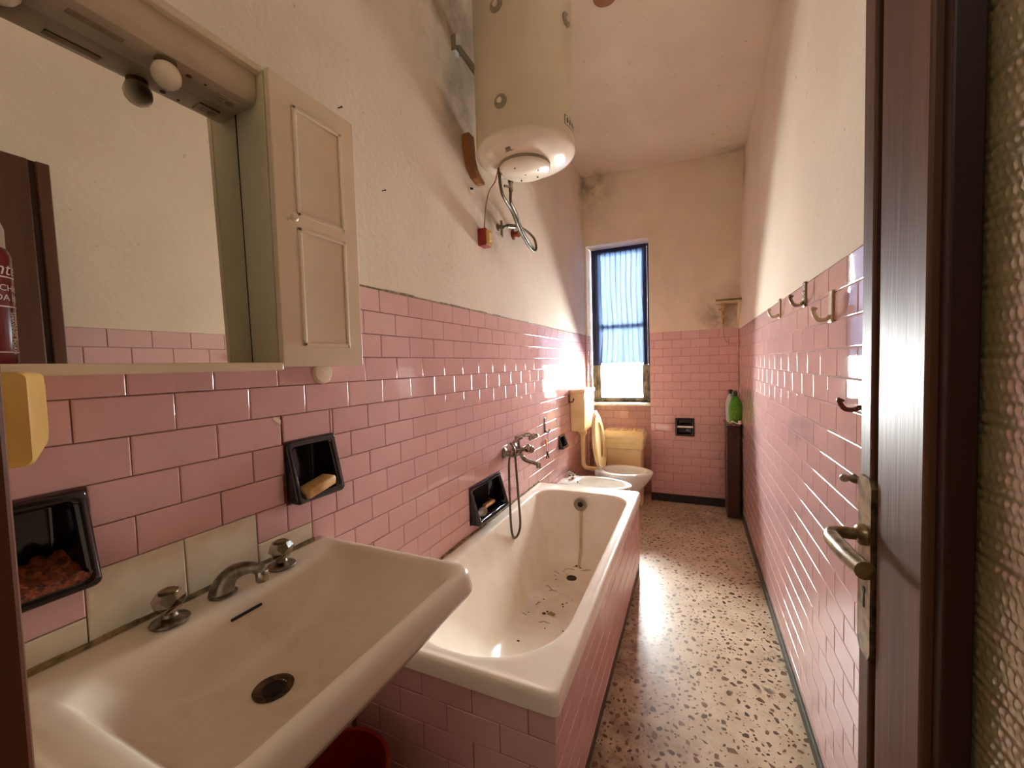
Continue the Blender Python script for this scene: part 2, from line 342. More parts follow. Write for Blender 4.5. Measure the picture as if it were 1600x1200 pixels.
# plaster sheets with a little real unevenness
def plaster_sheet(name, parent, m, P, u0, u1, v0, v1, N, holes=(), step=.05, amp=.0022, seed=0, thick=None):
    nu = max(2, int((u1 - u0) / step)); nv = max(2, int((v1 - v0) / step)); v = []; f = []
    N = Vector(N)
    for j in range(nv + 1):
        for i in range(nu + 1):
            u = u0 + (u1 - u0) * i / nu; w = v0 + (v1 - v0) * j / nv
            p = Vector(P(u, w)); a = abs(noise.noise(p * 3.1 + Vector((seed, 0, 0)))) * amp + noise.noise(p * 11) * amp * .35
            v.append(p + N * a)
    for j in range(nv):
        for i in range(nu):
            a = j * (nu + 1) + i; f.append((a, a + 1, a + nu + 2, a + nu + 1))
    return add(name, v, f, m, parent, True, origin=(0, 0, 0) if parent is None else None)
def psheet(name, parent, m, P, u0, u1, v0, v1, N, **k):
    o = plaster_sheet(name, parent, m, P, u0, u1, v0, v1, N, **k)
    # keep object space = world space for the stain masks
    d = WO[o].copy(); me = o.data
    me.transform(Matrix.Translation(d)); o.location = -WO[parent]; WO[o] = Vector((0, 0, 0)); return o
psheet('plaster', wl, m_plL, lambda u, v: (-.0005, u, v), YF, YB + .01, ZT, 3.07, (1, 0, 0))
def rightP(u, v): return (RW + .001 + max(0, (v - ZR)) * .026, u, v)
psheet('plaster', wr, m_plR, rightP, YF, YB + .03, ZR, 3.02, (-1, 0, 0))
psheet('plaster', wb, m_plB, lambda u, v: (u, YB - .0004, v), NX1, RW + .05, ZT - .006, 3.07, (0, -1, 0))
psheet('plaster', wb, m_plB, lambda u, v: (u, YB - .0002, v), NX0, NX1, NZ, 3.07, (0, -1, 0))
psheet('plaster', wb, m_plB, lambda u, v: (u, YB + .0005, v), -.002, NX0, ZT, 3.07, (0, -1, 0), step=.02)
g = G(); g.box(NX0 - .004, NX0 + .001, YB, YN, ZT, NZ); g.obj('reveal_plaster', m_plB, wb)
g = G(); g.box(NX0, NX1, YB - .001, YN, NZ - .004, NZ + .001); g.obj('lintel_plaster', m_plR, wb)
# shade line along the tile tops, put in as an uneven dark strip
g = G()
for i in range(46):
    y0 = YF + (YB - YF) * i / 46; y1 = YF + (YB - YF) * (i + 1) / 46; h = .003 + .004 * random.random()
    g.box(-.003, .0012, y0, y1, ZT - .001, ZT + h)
g.obj('tile_top_shade', m_silic_shade, wl)

# ------------------------------------------------------------ tiles
def proj(p):
    d = Vector(p) - CC; z = d.dot(CF)
    if z < .02: return None
    return 800 + FP * d.dot(CR) / z, 600 - FP * d.dot(CU) / z, z
tcache = {}
def tile_mesh(w, h, m):
    key = (round(w, 4), round(h, 4), m.name)
    if key in tcache: return tcache[key]
    b = min(.0021, w / 5, h / 5); t = .004; hw, hh = w / 2 - .0008, h / 2 - .0008
    v = []
    for (sx, sy) in ((-1, -1), (1, -1), (1, 1), (-1, 1)): v.append((sx * hw, sy * hh, -t))
    for (k, z) in ((0, -.0018), (.18, -.0010), (.55, -.0004), (1, -.00008), (1.5, 0)):
        for (sx, sy) in ((-1, -1), (1, -1), (1, 1), (-1, 1)): v.append((sx * (hw - b * k), sy * (hh - b * k), z))
    f = []
    for r in range(5):
        for k in range(4): f.append((r * 4 + k, r * 4 + (k + 1) % 4, r * 4 + 4 + (k + 1) % 4, r * 4 + 4 + k))
    f.append((20, 21, 22, 23))
    me = bpy.data.meshes.new('tile'); me.from_pydata(v, [], f); me.materials.append(m)
    me.polygons.foreach_set('use_smooth', [4 <= i < 20 for i in range(len(f))])
    me.update()
    for ed in me.edges:
        if abs(ed.vertices[0] - ed.vertices[1]) >= 4 or min(ed.vertices) >= 20: ed.use_edge_sharp = True
        if {x // 4 for x in ed.vertices} != {ed.vertices[0] // 4}: ed.use_edge_sharp = True
    tcache[key] = me; return me
def subtract(rects, h):
    out = []
    for (a, b, c, d) in rects:
        if h[1] <= a or h[0] >= b or h[3] <= c or h[2] >= d: out.append((a, b, c, d)); continue
        if h[0] > a: out.append((a, h[0], c, d))
        if h[1] < b: out.append((h[1], b, c, d))
        a2, b2 = max(a, h[0]), min(b, h[1])
        if h[2] > c: out.append((a2, b2, c, h[2]))
        if h[3] < d: out.append((a2, b2, h[3], d))
    return [r for r in out if r[1] - r[0] > .006 and r[3] - r[2] > .006]
AX = {'+x': (Vector((0, 1, 0)), Vector((0, 0, 1)), Vector((1, 0, 0))), '-x': (Vector((0, -1, 0)), Vector((0, 0, 1)), Vector((-1, 0, 0))), '-y': (Vector((1, 0, 0)), Vector((0, 0, 1)), Vector((0, -1, 0))), '+y': (Vector((-1, 0, 0)), Vector((0, 0, 1)), Vector((0, 1, 0)))}
def tiles(parent, facing, plane, u0, u1, ztop, zbot, joint, m, holes=(), th=TH, tw=TW, tilt=.35, skip=None, override=None, parity=0):
    U, V, N = AX[facing]; sg = -1 if facing in ('-x', '+y') else 1
    R = Matrix((U, V, N)).transposed().to_4x4()
    pieces = []; k = 0
    while ztop - k * th > zbot + .005:
        z1 = ztop - k * th; z0 = max(z1 - th, zbot)
        off = joint + (tw / 2 if (k + parity) % 2 else 0)
        n0 = math.floor((u0 - off) / tw) - 1
        for i in range(n0, n0 + int((u1 - u0) / tw) + 4):
            a = max(u0, off + i * tw); b = min(u1, off + (i + 1) * tw)
            if b - a < .006: continue
            rs = [(a, b, z0, z1)]
            for h in holes: rs = subtract(rs, h)
            for r in rs: pieces.append((r, m))
        k += 1
    if override: pieces += override
    done = []
    for (r, mm) in pieces:
        uc, zc = (r[0] + r[1]) / 2, (r[2] + r[3]) / 2
        c = Vector((plane, uc, zc)) if facing[1] == 'x' else Vector((uc, plane, zc))
        q = proj(c); d = (CC - c)
        vis = 0
        if q and -40 < q[0] < 1640 and -40 < q[1] < 1240:
            vis = (r[1] - r[0]) * (r[3] - r[2]) * max(.001, N.dot(d.normalized())) / d.length_squared
        if skip and skip(uc, zc): vis = 0
        done.append((vis, c, r, mm))
    done.sort(key=lambda t: -t[0])
    stuff = []
    for idx, (vis, c, r, mm) in enumerate(done):
        T = tilt * radians(1)
        E = Matrix.Rotation(random.gauss(0, T), 4, 'X') @ Matrix.Rotation(random.gauss(0, T * .7), 4, 'Y')
        M = Matrix.Translation(c - WO[parent] + N * random.uniform(0, .0004)) @ R @ E
        me = tile_mesh(r[1] - r[0], r[3] - r[2], mm)
        if idx < 300 and vis > 0:
            o = bpy.data.objects.new('tile', me); COL.objects.link(o); o.parent = parent; o.matrix_local = M
            if mm is m_wtile: o['label'] = 'off-white replacement tile'
        else: stuff.append((me, M, mm))
    if stuff:
        for mm in {s[2] for s in stuff}:
            g = G()
            for me, M, m2 in stuff:
                if m2 is mm: g.put([M @ v.co for v in me.vertices], [tuple(p.vertices) for p in me.polygons])
            o = add('tiling', [Vector(v) + WO[parent] for v in g.v], g.f, mm, parent); o['kind'] = 'stuff'
WT = m_wtile
ov = [((.3165, .4665, .7914, .9414), WT), ((.4665, .6165, .7914, .9414), WT), ((.2415, .3165, .7914, .8664), WT), ((.6165, .7665, .7914, .8664), WT)]
tubhole = [(.87, 2.517, 0, .455)]
tiles(wl, '+x', 0, YF + .003, YB - .001, ZT, .06, 1.0665, m_tile, holes=DISH + [o[0] for o in ov] + tubhole, override=ov, skip=lambda u, z: (u < .82 and z < .78) or (u < .60 and z > 1.30) or (u > 2.5 and z < .36), tilt=.16)
tiles(wr, '-x', RW, .35, YB - .001, ZR, .045, 1.191 + TW / 2, m_tileR, th=THR, tilt=.14, skip=lambda u, z: u < .75)
HB = [(.80, .957, .604, .765)]
tiles(wb, '-y', YB, NX1, RW - .001, ZT - .004, .07, 1.004, m_tile, holes=HB, tilt=.35)
tiles(wb, '-y', YB, 0, NX0, ZT, .07, -.1, m_tile)
tiles(wb, '-y', YN, NX0, NX1, .875, .0, .45, m_tile)
tiles(wb, '+x', NX0, YB, YN, ZT, .0, 3.89, m_tile, skip=lambda u, z: False)
g = G(); g.box(RW - .009, RW + .001, .3, YB, 0, .045, .002); struct(g.obj('baseboard_right', m_baseg))
g = G(); g.box(NX1 - .001, RW - .009, YB - .008, YB + .001, 0, .07, .002); struct(g.obj('baseboard_back', m_base))
g = G(); g.box(0, .008, YF, .872, 0, .06, .002); struct(g.obj('baseboard_left', m_base))
# chipped glaze
g = G(); g.rings([[(0.0006, .668, 1.163), (.0006, .677, 1.166), (.0006, .692, 1.155), (.0006, .690, 1.146), (.0006, .680, 1.150)], [(0.0012, .669, 1.162), (.0012, .677, 1.164), (.0012, .690, 1.155), (.0012, .688, 1.148), (.0012, .680, 1.152)]])
g.obj('plaster_fleck', m_wtile, wl)
# nails and a few fixings in the plaster
for (y, z) in ((.925, 2.05), (1.10, 1.875)):
    g = G(); g.tube([(-.01, y, z), (.012, y + .004, z + .002)], .0016, 6); g.tube([(.012, y + .004, z + .002), (.014, y + .004, z + .002)], .003, 8)
    tag(g.obj('nail', m_iron), 'small dark nail in the left wall, %s' % ('above the cabinet door corner' if y < 1 else 'between the cabinet and the water heater'), 'nail')

# terrazzo chips: thousands of flat marble flakes set flush in the floor
def chips():
    rr = random.Random(11); v = []; f = []; cells = {}
    n = 0; tries = 0
    while n < 6500 and tries < 120000:
        tries += 1
        x = rr.uniform(.0, RW - .01); y = rr.uniform(.15, YB)
        big = rr.random() < .5
        r = rr.uniform(.009, .0175) if big else rr.uniform(.003, .008)
        k = (int(x / .04), int(y / .04)); ok = True
        for a in (-1, 0, 1):
            for b in (-1, 0, 1):
                for (px, py, pr) in cells.get((k[0] + a, k[1] + b), ()):
                    if (px - x) ** 2 + (py - y) ** 2 < (pr + r) ** 2 * .8: ok = False
        if not ok: continue
        cells.setdefault(k, []).append((x, y, r))
        m = rr.randint(4, 7); asp = rr.uniform(.38, .9); rot = rr.uniform(0, pi); b0 = len(v)
        for i in range(m):
            a = 2 * pi * (i + rr.uniform(-.3, .3)) / m; q = r * rr.uniform(.7, 1.15)
            px, py = q * cos(a), q * sin(a) * asp
            v.append((x + px * cos(rot) - py * sin(rot), y + px * sin(rot) + py * cos(rot), .0005))
        f.append(tuple(range(b0, b0 + m))); n += 1
    o = add('marble_chips', v, f, m_chipA, fl, origin=(0, 0, 0)); o['kind'] = 'stuff'
chips()

# ------------------------------------------------------------ window, curtain, sill
win = empty('window_1', (.31, YN, .88)); struct(win)
def bars(parent, name, m, x0, x1, z0, z1, w, y0, y1, b=.003):
    g = G(); g.box(x0, x0 + w, y0, y1, z0, z1, b); g.box(x1 - w, x1, y0, y1, z0, z1, b); g.box(x0 + w, x1 - w, y0, y1, z0, z0 + w, b); g.box(x0 + w, x1 - w, y0, y1, z1 - w, z1, b)
    return g.obj(name, m, parent)
g = G(); g.box(.03, .075, YN + .0, YN + .07, 1.25, 2.385, .003); g.box(.56, .60, YN, YN + .07, 1.25, 2.385, .003); g.box(.03, .60, YN, YN + .07, 2.362, 2.39, .003)
g.obj('frame', m_blue, win)
g = G(); g.box(.03, .075, YN, YN + .07, .89, 1.25, .003); g.box(.56, .60, YN, YN + .07, .89, 1.25, .003); g.box(.03, .60, YN, YN + .07, .885, .90, .003)
g.obj('lower_frame', m_dusty, win)['label'] = 'weathered lower part of the frame'
sx0, sx1, sz0, sz1 = .077, .558, .90, 2.36
g = G(); g.box(sx0, .118, YN - .008, YN + .04, 1.25, sz1, .004); g.box(.515, sx1, YN - .008, YN + .04, 1.25, sz1, .004); g.box(.118, .515, YN - .008, YN + .04, 2.32, sz1, .004)
sash = g.obj('sash', m_blue, win)
g = G(); g.box(sx0, .110, YN - .008, YN + .04, sz0, 1.25, .004); g.box(.507, sx1, YN - .008, YN + .04, sz0, 1.25, .004); g.box(.110, .507, YN - .008, YN + .04, sz0, .93, .004)
g.obj('lower_sash', m_dusty, win)['label'] = 'bare dusty lower rails of the sash'
g = G(); g.box(.118, .515, YN - .004, YN + .034, 1.605, 1.642, .004); g.obj('glazing_bar', m_blue, win)
for z0, z1 in ((.925, 1.607), (1.64, 2.325)):
    g = G(); g.box(.108, .52, YN + .014, YN + .018, z0, z1); g.obj('pane', m_glass, win)
g = G(); g.tube([(.548, YN - .02, 1.50), (.548, YN - .02, 1.60)], .008, 8); g.tube([(.548, YN, 1.55), (.548, YN - .022, 1.55)], .007, 8); g.obj('handle', m_blue, win)
g = G(); g.box(NX0, NX1 + .004, YB - .012, YN + .02, .868, .888, .003); struct(g.obj('window_sill_1', m_sill)); 
# curtain
cur = thing('curtain', (.32, YN - .03, 1.26), 'thin blue gathered curtain covering the upper part of the narrow window', 'curtain')
g = G(); nu, nv = 220, 30; v = []; f = []
rr = random.Random(3); ph = [rr.uniform(0, 6.28) for _ in range(6)]
for j in range(nv + 1):
    t = j / nv
    for i in range(nu + 1):
        s = i / nu
        spread = 1 + .06 * max(0, (t - .8) / .2)
        x = .315 + (s - .5) * .44 * (1 - .03 * sin(pi * t)) * spread + .004 * sin(9 * t + ph[0])
        wv = sin(s * 2 * pi * 9 + ph[1] + 1.2 * sin(2.1 * t + ph[2])) * .009 + sin(s * 2 * pi * 17 + ph[3] + t) * .004 * (1 - .5 * t) + sin(s * 2 * pi * 4.3 + ph[4] + 1.5 * t) * .006 * t
        z = 2.345 - t * (1.078 + .006 * sin(s * 50))
        ox = .0085 * cos(s * 2 * pi * 9 + ph[1] + 1.2 * sin(2.1 * t + ph[2])) * (1 - .25 * t) + .003 * sin(s * 2 * pi * 21 + ph[5])
        v.append((x + ox, YN - .030 + wv * (.6 + .5 * t), z))
for j in range(nv):
    for i in range(nu):
        a = j * (nu + 1) + i; f.append((a, a + 1, a + nu + 2, a + nu + 1))
add('cloth', v, f, m_curt, cur, True)
g = G(); g.tube([(.085, YN - .028, 2.343), (.55, YN - .028, 2.343)], .0035, 8); g.obj('wire', m_iron, cur)

# ------------------------------------------------------------ bathtub
def loft_obj(name, rings, m, parent, cap0=False, cap1=True, sub=1, **k):
    g = G(); g.rings(rings, cap0, cap1); o = g.obj(name, m, parent, True, **k)
    bm = bmesh.new(); bm.from_mesh(o.data); bmesh.ops.recalc_face_normals(bm, faces=bm.faces); bm.to_mesh(o.data); bm.free()
    if sub:
        md = o.modifiers.new('subdivision', 'SUBSURF'); md.levels = sub; md.render_levels = sub
    return o
TX = .6565; TY0 = .871; TY1 = 2.517; TZ = .4927
tub = thing('bathtub', (TX / 2, (TY0 + TY1) / 2, 0), 'white enamelled built-in bathtub with a pink tiled apron along the left wall', 'bathtub')
def R3(pts, z): return [(x, y, z) for x, y in pts]
cx, cy, hx, hy = TX / 2, (TY0 + TY1) / 2, TX / 2, (TY1 - TY0) / 2
N_ = 64
rg = [R3(rrect(cx, cy, hx, hy, .018, N_), TZ - .050), R3(rrect(cx, cy, hx, hy, .018, N_), TZ - .045), R3(rrect(cx, cy, hx, hy, .02, N_), TZ - .010), R3(rrect(cx, cy, hx - .003, hy - .003, .02, N_), TZ - .002),
      R3(rrect(cx, cy, hx - .009, hy - .009, .02, N_), TZ + .001), R3(rrect(cx, cy, hx - .022, hy - .022, .03, N_), TZ - .001), R3(rrect(cx, cy, hx - .026, hy - .026, .03, N_), TZ - .003)]
ix0, ix1, iy0, iy1 = .058, .605, .925, 2.40
def inner(dx0, dx1, dy0, dy1, z, rn, rf):
    x0, x1, y0, y1 = ix0 + dx0, ix1 - dx1, iy0 + dy0, iy1 - dy1
    return R3(rrect((x0 + x1) / 2, (y0 + y1) / 2, (x1 - x0) / 2, (y1 - y0) / 2, [rf, rf, rn, rn], N_), z)
rg += [inner(-.006, -.006, -.006, -.006, TZ - .004, .26, .13), inner(0, 0, 0, 0, TZ - .007, .255, .125), inner(.006, .005, .008, .004, TZ - .018, .25, .12), inner(.022, .012, .045, .010, TZ - .07, .25, .12),
       inner(.05, .022, .12, .020, TZ - .16, .24, .12), inner(.085, .035, .22, .035, TZ - .26, .22, .12), inner(.108, .05, .32, .055, .155, .20, .12), inner(.128, .07, .40, .08, .118, .18, .11),
       inner(.16, .10, .46, .12, .104, .15, .09), inner(.20, .15, .56, .18, .100, .10, .06)]
loft_obj('basin', rg, m_porc, tub, origin=(0, 0, 0)); 
def reorigin(o, keep):  # keep object space = world space for masked stains
    pass
# apron core, tiled
g = G(); g.box(.0, TX - .014, TY0 + .013, TY1 - .013, .0, .046); g.obj('plinth', m_baseg, tub)
g = G()
g.box(TX - .045, TX - .012, TY0 + .012, TY1 - .012, .046, .452); g.box(.0, TX - .045, TY0 + .012, TY0 + .045, .046, .452); g.box(0, TX - .045, TY1 - .045, TY1 - .012, .046, .452)
ap = g.obj('apron', m_grout, tub)
def tiles_sub(parent, *a, **k): tiles(parent, *a, **k)
tiles(ap, '+x', TX - .010, TY0 + .010, TY1 - .010, .446, .062, 1.09, m_tile, tilt=.3)
tiles(ap, '-y', TY0 + .010, .001, TX - .0105, .4445, .046, .4155 - .1595 * 2, m_tile, th=.0785, tw=.1595, tilt=.4)
g = G(); g.lathe([(.0, .0), (.036, 0), (.040, -.006), (.040, -.013), (.031, -.017), (.027, -.012), (.022, -.008)], (.322, 2.374, .425), 'y', 28)
of = shade_auto(g.obj('overflow_ring', m_grey, tub))
g = G(); g.lathe([(.015, 0), (.015, -.0145), (.010, -.0145)], (.322, 2.374, .425), 'y', 20); g.obj('overflow_hole', m_dark, of)
g = G(); g.lathe([(.028, .1005), (.028, .1025), (.022, .1035), (.019, .1015)], (.333, 2.107, 0), 'z', 28); dr = g.obj('drain', m_brassdark, tub)
g = G(); g.tube(spline([(.322, 2.374, .415), (.322, 2.370, .34), (.323, 2.357, .25), (.326, 2.337, .17), (.33, 2.292, .118), (.338, 2.235, .0985)]), [.008] * 31, 8); g.obj('water_stain', m_trail, tub)['label'] = 'rusty drip trail from overflow to drain'
# debris in the tub
rr = random.Random(5); g = G()
def tubz(x, y):
    return .1015 + max(0, (.25 - x)) * .35 ** 1 * .25 + max(0, (1.50 - y)) * .12
for (x, y, r) in [(.300, 1.75, .010), (.31, 1.77, .006), (.36, 1.853, .006), (.375, 1.87, .005), (.368, 1.835, .005), (.392, 1.90, .003), (.26, 1.86, .005), (.22, 1.86, .004), (.205, 1.88, .004), (.20, 1.91, .003), (.42, 1.66, .005), (.30, 2.13, .004), (.275, 2.16, .004), (.245, 2.10, .004), (.26, 2.06, .005), (.36, 2.2, .003), (.262, 1.53, .007), (.392, 1.56, .005), (.34, 1.65, .004), (.23, 1.73, .005), (.35, 2.23, .008), (.325, 2.24, .009), (.39, 2.21, .004), (.29, 2.0, .003), (.36, 2.05, .003)]:
    z = tubz(x, y); a = rr.uniform(0, 3); q = r * rr.uniform(.3, .7)
    g.ball((x, y, z + q * .3), r, 8, (1, .6 + .4 * rr.random(), .3))
for (x, y, L, a) in [(.23, 1.98, .05, -.6), (.26, 1.94, .04, .2), (.27, 2.18, .06, .3), (.22, 2.13, .04, -.3), (.37, 2.2, .05, .5), (.30, 1.68, .05, .2), (.31, 2.22, .05, 1.0), (.40, 1.58, .03, .6), (.24, 1.80, .03, 1.2), (.20, 1.70, .03, .1)]:
    z = tubz(x, y) + .001
    g.tube([(x, y, z), (x + L * .4 * cos(a), y + L * .4 * sin(a) + .006, z + .003), (x + L * cos(a), y + L * sin(a), z)], .0011, 5)
o = g.obj('debris', m_dirt); tag(o, 'dark crumbs and dry twigs scattered over the bottom of the bathtub', 'debris', kind='stuff')
g = G(); g.rings([[(.315, 1.752, .103), (.345, 1.745, .103), (.352, 1.765, .103), (.325, 1.775, .103)], [(.318, 1.754, .1065), (.343, 1.748, .1075), (.349, 1.763, .1065), (.327, 1.772, .107)]])
tag(g.obj('dry_leaf', m_leaf), 'small tan dry leaf flake lying on the bathtub bottom', 'leaf')
g = G()   # mouldy joint between tub and wall
for i in range(34):
    y0 = TY0 + .02 + i * (TY1 - TY0 - .03) / 34; g.box(.0, .006 + .006 * random.random(), y0, y0 + .052, TZ - .004, TZ + .004 + .004 * random.random())
g.obj('sealant', m_silic_shade, tub)
# dirt crumbs on the back corner of the tub rim
# ------------------------------------------------------------ wash basin
bas = thing('wash_basin', (.0, .51, .60), 'large off-white wall-hung washbasin with two crystal-shaped taps', 'washbasin')
BX, BY0, BY1, BZ = .492, .185, .808, .818
N2 = 56
def B(x0, x1, y0, y1, r, z, rb=None, tiltz=0):
    rb = r if rb is None else rb
    pts = rrect((x0 + x1) / 2, (y0 + y1) / 2, (x1 - x0) / 2, (y1 - y0) / 2, [r, rb, rb, r], N2)
    return [(x, y, z) for x, y in pts]
rg = [B(.10, .26, .42, .60, .07, .60), B(.04, .33, .36, .66, .10, .615), B(.01, .42, .27, .745, .12, .67), B(.004, .468, .205, .80, .07, .745, .02), B(.002, .482, .193, .812, .06, .757, .012), B(.002, .494, .187, .819, .055, .765, .01), B(.002, BX, BY0, BY1, .05, .785, .01),
      B(.002, BX - .001, BY0 + .001, BY1 - .001, .05, .803, .01), B(.004, BX - .008, BY0 + .006, BY1 - .006, .048, .814, .01), B(.010, BX - .018, BY0 + .016, BY1 - .016, .045, BZ, .012),
      B(.060, BX - .031, BY0 + .050, BY1 - .036, .05, BZ - .002, .03), B(.088, BX - .035, BY0 + .058, BY1 - .042, .052, BZ - .005, .045), B(.098, BX - .040, BY0 + .064, BY1 - .050, .055, BZ - .014, .05),
      B(.112, BX - .055, BY0 + .085, BY1 - .075, .065, BZ - .055, .06), B(.128, BX - .08, BY0 + .115, BY1 - .115, .08, BZ - .096, .07), B(.14, BX - .12, BY0 + .16, BY1 - .175, .08, BZ - .122, .08), B(.16, BX - .18, BY0 + .22, BY1 - .25, .06, BZ - .134, .06), B(.19, BX - .23, BY0 + .27, BY1 - .30, .038, BZ - .137, .038)]
loft_obj('bowl', rg, m_sink, bas, cap0=True, origin=(0, 0, 0))
DZ = BZ - .1365
g = G(); g.lathe([(.034, 0), (.035, .003), (.030, .004), (.022, -.001), (.016, -.003)], (.226, .483, DZ), 'z', 28); shade_auto(g.obj('drain_ring', m_brassdark, bas))
g = G(); g.lathe([(.019, 0), (.019, .0005)], (.226, .483, DZ + .001), 'z', 20); g.obj('drain_hole', m_dark, bas)
g = G(); g.box(.1085, .1135, .482, .545, .783, .789, .002); o = g.obj('overflow_slot', m_dark, bas)
g = G()
for i in range(12):
    y0 = BY0 + .005 + i * .048; g.box(0, .006 + .004 * random.random(), y0, y0 + .05, BZ - .004, BZ + .004 + .003 * random.random())
g.obj('sealant', m_silic_shade, bas)
g = G(); g.tube(spline([(.226, .483, .62), (.226, .483, .50), (.226, .483, .44), (.19, .483, .40), (.15, .483, .44), (.12, .483, .48), (.0, .483, .49)]), .018, 12); shade_auto(g.obj('trap', m_dchrome, bas))
def tap_knob(y, x=.055, z=BZ - .002, name='tap'):
    t = None
    g = G(); g.lathe([(.030, 0), (.031, .003), (.029, .006), (.020, .009), (.013, .012), (.011, .018)], (x, y, z), 'z', 28)
    b = shade_auto(g.obj(name, m_dchrome, bas))
    g = G()   # faceted knob
    prof = [(.010, .016), (.018, .022), (.0265, .036), (.0265, .048), (.020, .058)]
    rings = []
    for i, (r, h) in enumerate(prof):
        off = pi / 7 if i in (2,) else 0
        rings.append([(x + r * cos(2 * pi * k / 7 + off), y + r * sin(2 * pi * k / 7 + off), z + h) for k in range(7)])
    g.rings(rings); g.obj('knob', m_chrome, b)
    g = G(); g.lathe([(.015, .058), (.0155, .060), (.013, .0615), (.011, .060)], (x, y, z), 'z', 20); shade_auto(g.obj('index_cap', m_brass, b))
tap_knob(.408); tap_knob(.634)
g = G()
sp = spline([(.048, .503, BZ), (.052, .507, BZ + .02), (.064, .515, BZ + .038), (.086, .526, BZ + .049), (.108, .536, BZ + .050), (.120, .541, BZ + .044)], 4)
rad = [.024 + (.0115 - .024) * min(1, i / 15) for i in range(len(sp))]
g.tube(sp, rad, 14); shade_auto(g.obj('spout', m_dchrome, bas), 60)
g = G(); g.lathe([(.0115, .046), (.0125, .050), (.0125, .064), (.011, .068)], (.122, .542, BZ - .024), 'z', 18); shade_auto(g.obj('aerator', m_chrome, bas))
g = G(); g.lathe([(.026, 0), (.026, .003), (.020, .006)], (.051, .504, BZ - .001), 'z', 24); shade_auto(g.obj('spout_base', m_dchrome, bas))

# red bucket under the basin
bk = thing('bucket', (.16, .70, 0), 'dark red plastic bucket on the floor beneath the washbasin', 'bucket')
g = G(); g.lathe([(.0, .0), (.095, 0), (.10, .01), (.125, .27), (.132, .275), (.132, .285), (.122, .285), (.121, .27), (.097, .015), (0, .015)], (.14, .68, 0), 'z', 32, False); shade_auto(g.obj('body', m_red, bk))
g = G(); g.tube([(.14 + .13 * cos(a), .68 + .13 * sin(a) * .25, .27 + .0 - .11 * abs(sin(a)) * 0 + .004) if False else (.14 + .133 * cos(a), .68 - .02 - .12 * sin(a) * .9, .272 - .05 * sin(a)) for a in [pi * i / 14 for i in range(15)]], .003, 6); g.obj('handle', m_iron, bk)

# ------------------------------------------------------------ recessed ceramic dishes
def dish(name, facing, plane, r, label, cat='soap dish', depth=.055, lip=.030, m=m_black, ribs=False, bar=False, group=None, top=.004):
    u0, u1, z0, z1 = r; U, V, N = AX[facing]; sgn = 1 if facing in ('+x', '-y') else -1
    base = Vector((plane, 0, 0)) if facing[1] == 'x' else Vector((0, plane, 0))
    uax = Vector((0, 1, 0)) if facing[1] == 'x' else Vector((1, 0, 0))
    cu, cz, hu, hz = (u0 + u1) / 2, (z0 + z1) / 2, (u1 - u0) / 2, (z1 - z0) / 2
    def prof(z):
        t = (z1 - z) / (z1 - z0)
        return .007 + top * math.exp(-((t) / .12) ** 2) + lip * math.exp(-((t - .93) / .28) ** 2)
    def ring(du, dz, off, rr_, wav=0, const=None):
        out = []
        for (a, b) in rrect(0, 0, hu - du, hz - dz, rr_, 48):
            pin = 1 - wav * (1 - min(1, abs(b) / hz) ** 2)
            uu = cu + a * (pin if abs(a) > hu * .5 else 1); zz = cz + b * (1 - wav * .5 * (1 - min(1, abs(a) / hu) ** 2))
            d = const if const is not None else prof(zz) + off
            out.append(base + uax * uu + Vector((0, 0, zz)) + N * d)
        return out
    t = thing(name, base + uax * cu + Vector((0, 0, z0)), label, cat, group)
    rg = [ring(0, 0, 0, .014, .07, .0005), ring(0, 0, -.003, .014, .07), ring(.003, .003, .001, .014, .07), ring(.012, .012, .001, .012, .07), ring(.018, .018, -.003, .012, .05),
          ring(.020, .021, 0, .012, 0, -.004), ring(.022, .023, 0, .012, 0, -depth), ring(.03, .03, 0, .01, 0, -depth - .003)]
    g = G(); g.rings(rg, False, True); o = shade_auto(g.obj('body', m, t), 70)
    if ribs:
        g = G(); n = 13
        for i in range(n):
            uu = u0 + .03 + (u1 - u0 - .06) * i / (n - 1)
            g.tube([base + uax * uu + Vector((0, 0, z0 + .026)) + N * (-.03), base + uax * uu + Vector((0, 0, z0 + .024)) + N * (.028)], .0022, 6)
        o2 = g.obj('drip_ribs', m, t)
    return t
dish('soap_dish', '+x', 0, DISH[0], 'big black ceramic soap recess holding an amber sponge at the left edge', lip=.035)
dish('soap_dish', '+x', 0, DISH[1], 'square black ceramic soap recess with a cream soap bar above the washbasin', lip=.032)
dish('soap_dish', '+x', 0, DISH[2], 'wide black ceramic soap recess with a ribbed tray above the bathtub', lip=.045, ribs=True)
dish('soap_dish', '+x', 0, DISH[3], 'small black ceramic soap recess on the left wall near the bidet', lip=.03)
rh = dish('toilet_roll_holder', '-y', YB, HB[0], 'square black ceramic toilet roll recess with white roller on the back wall', 'roll holder', lip=.004, depth=.045, top=.002)
g = G(); g.tube([(.818, YB - .012, .688), (.945, YB - .012, .688)], .0085, 12); rl = g.obj('roller', m_white, rh); rl['label'] = 'white plastic roller'
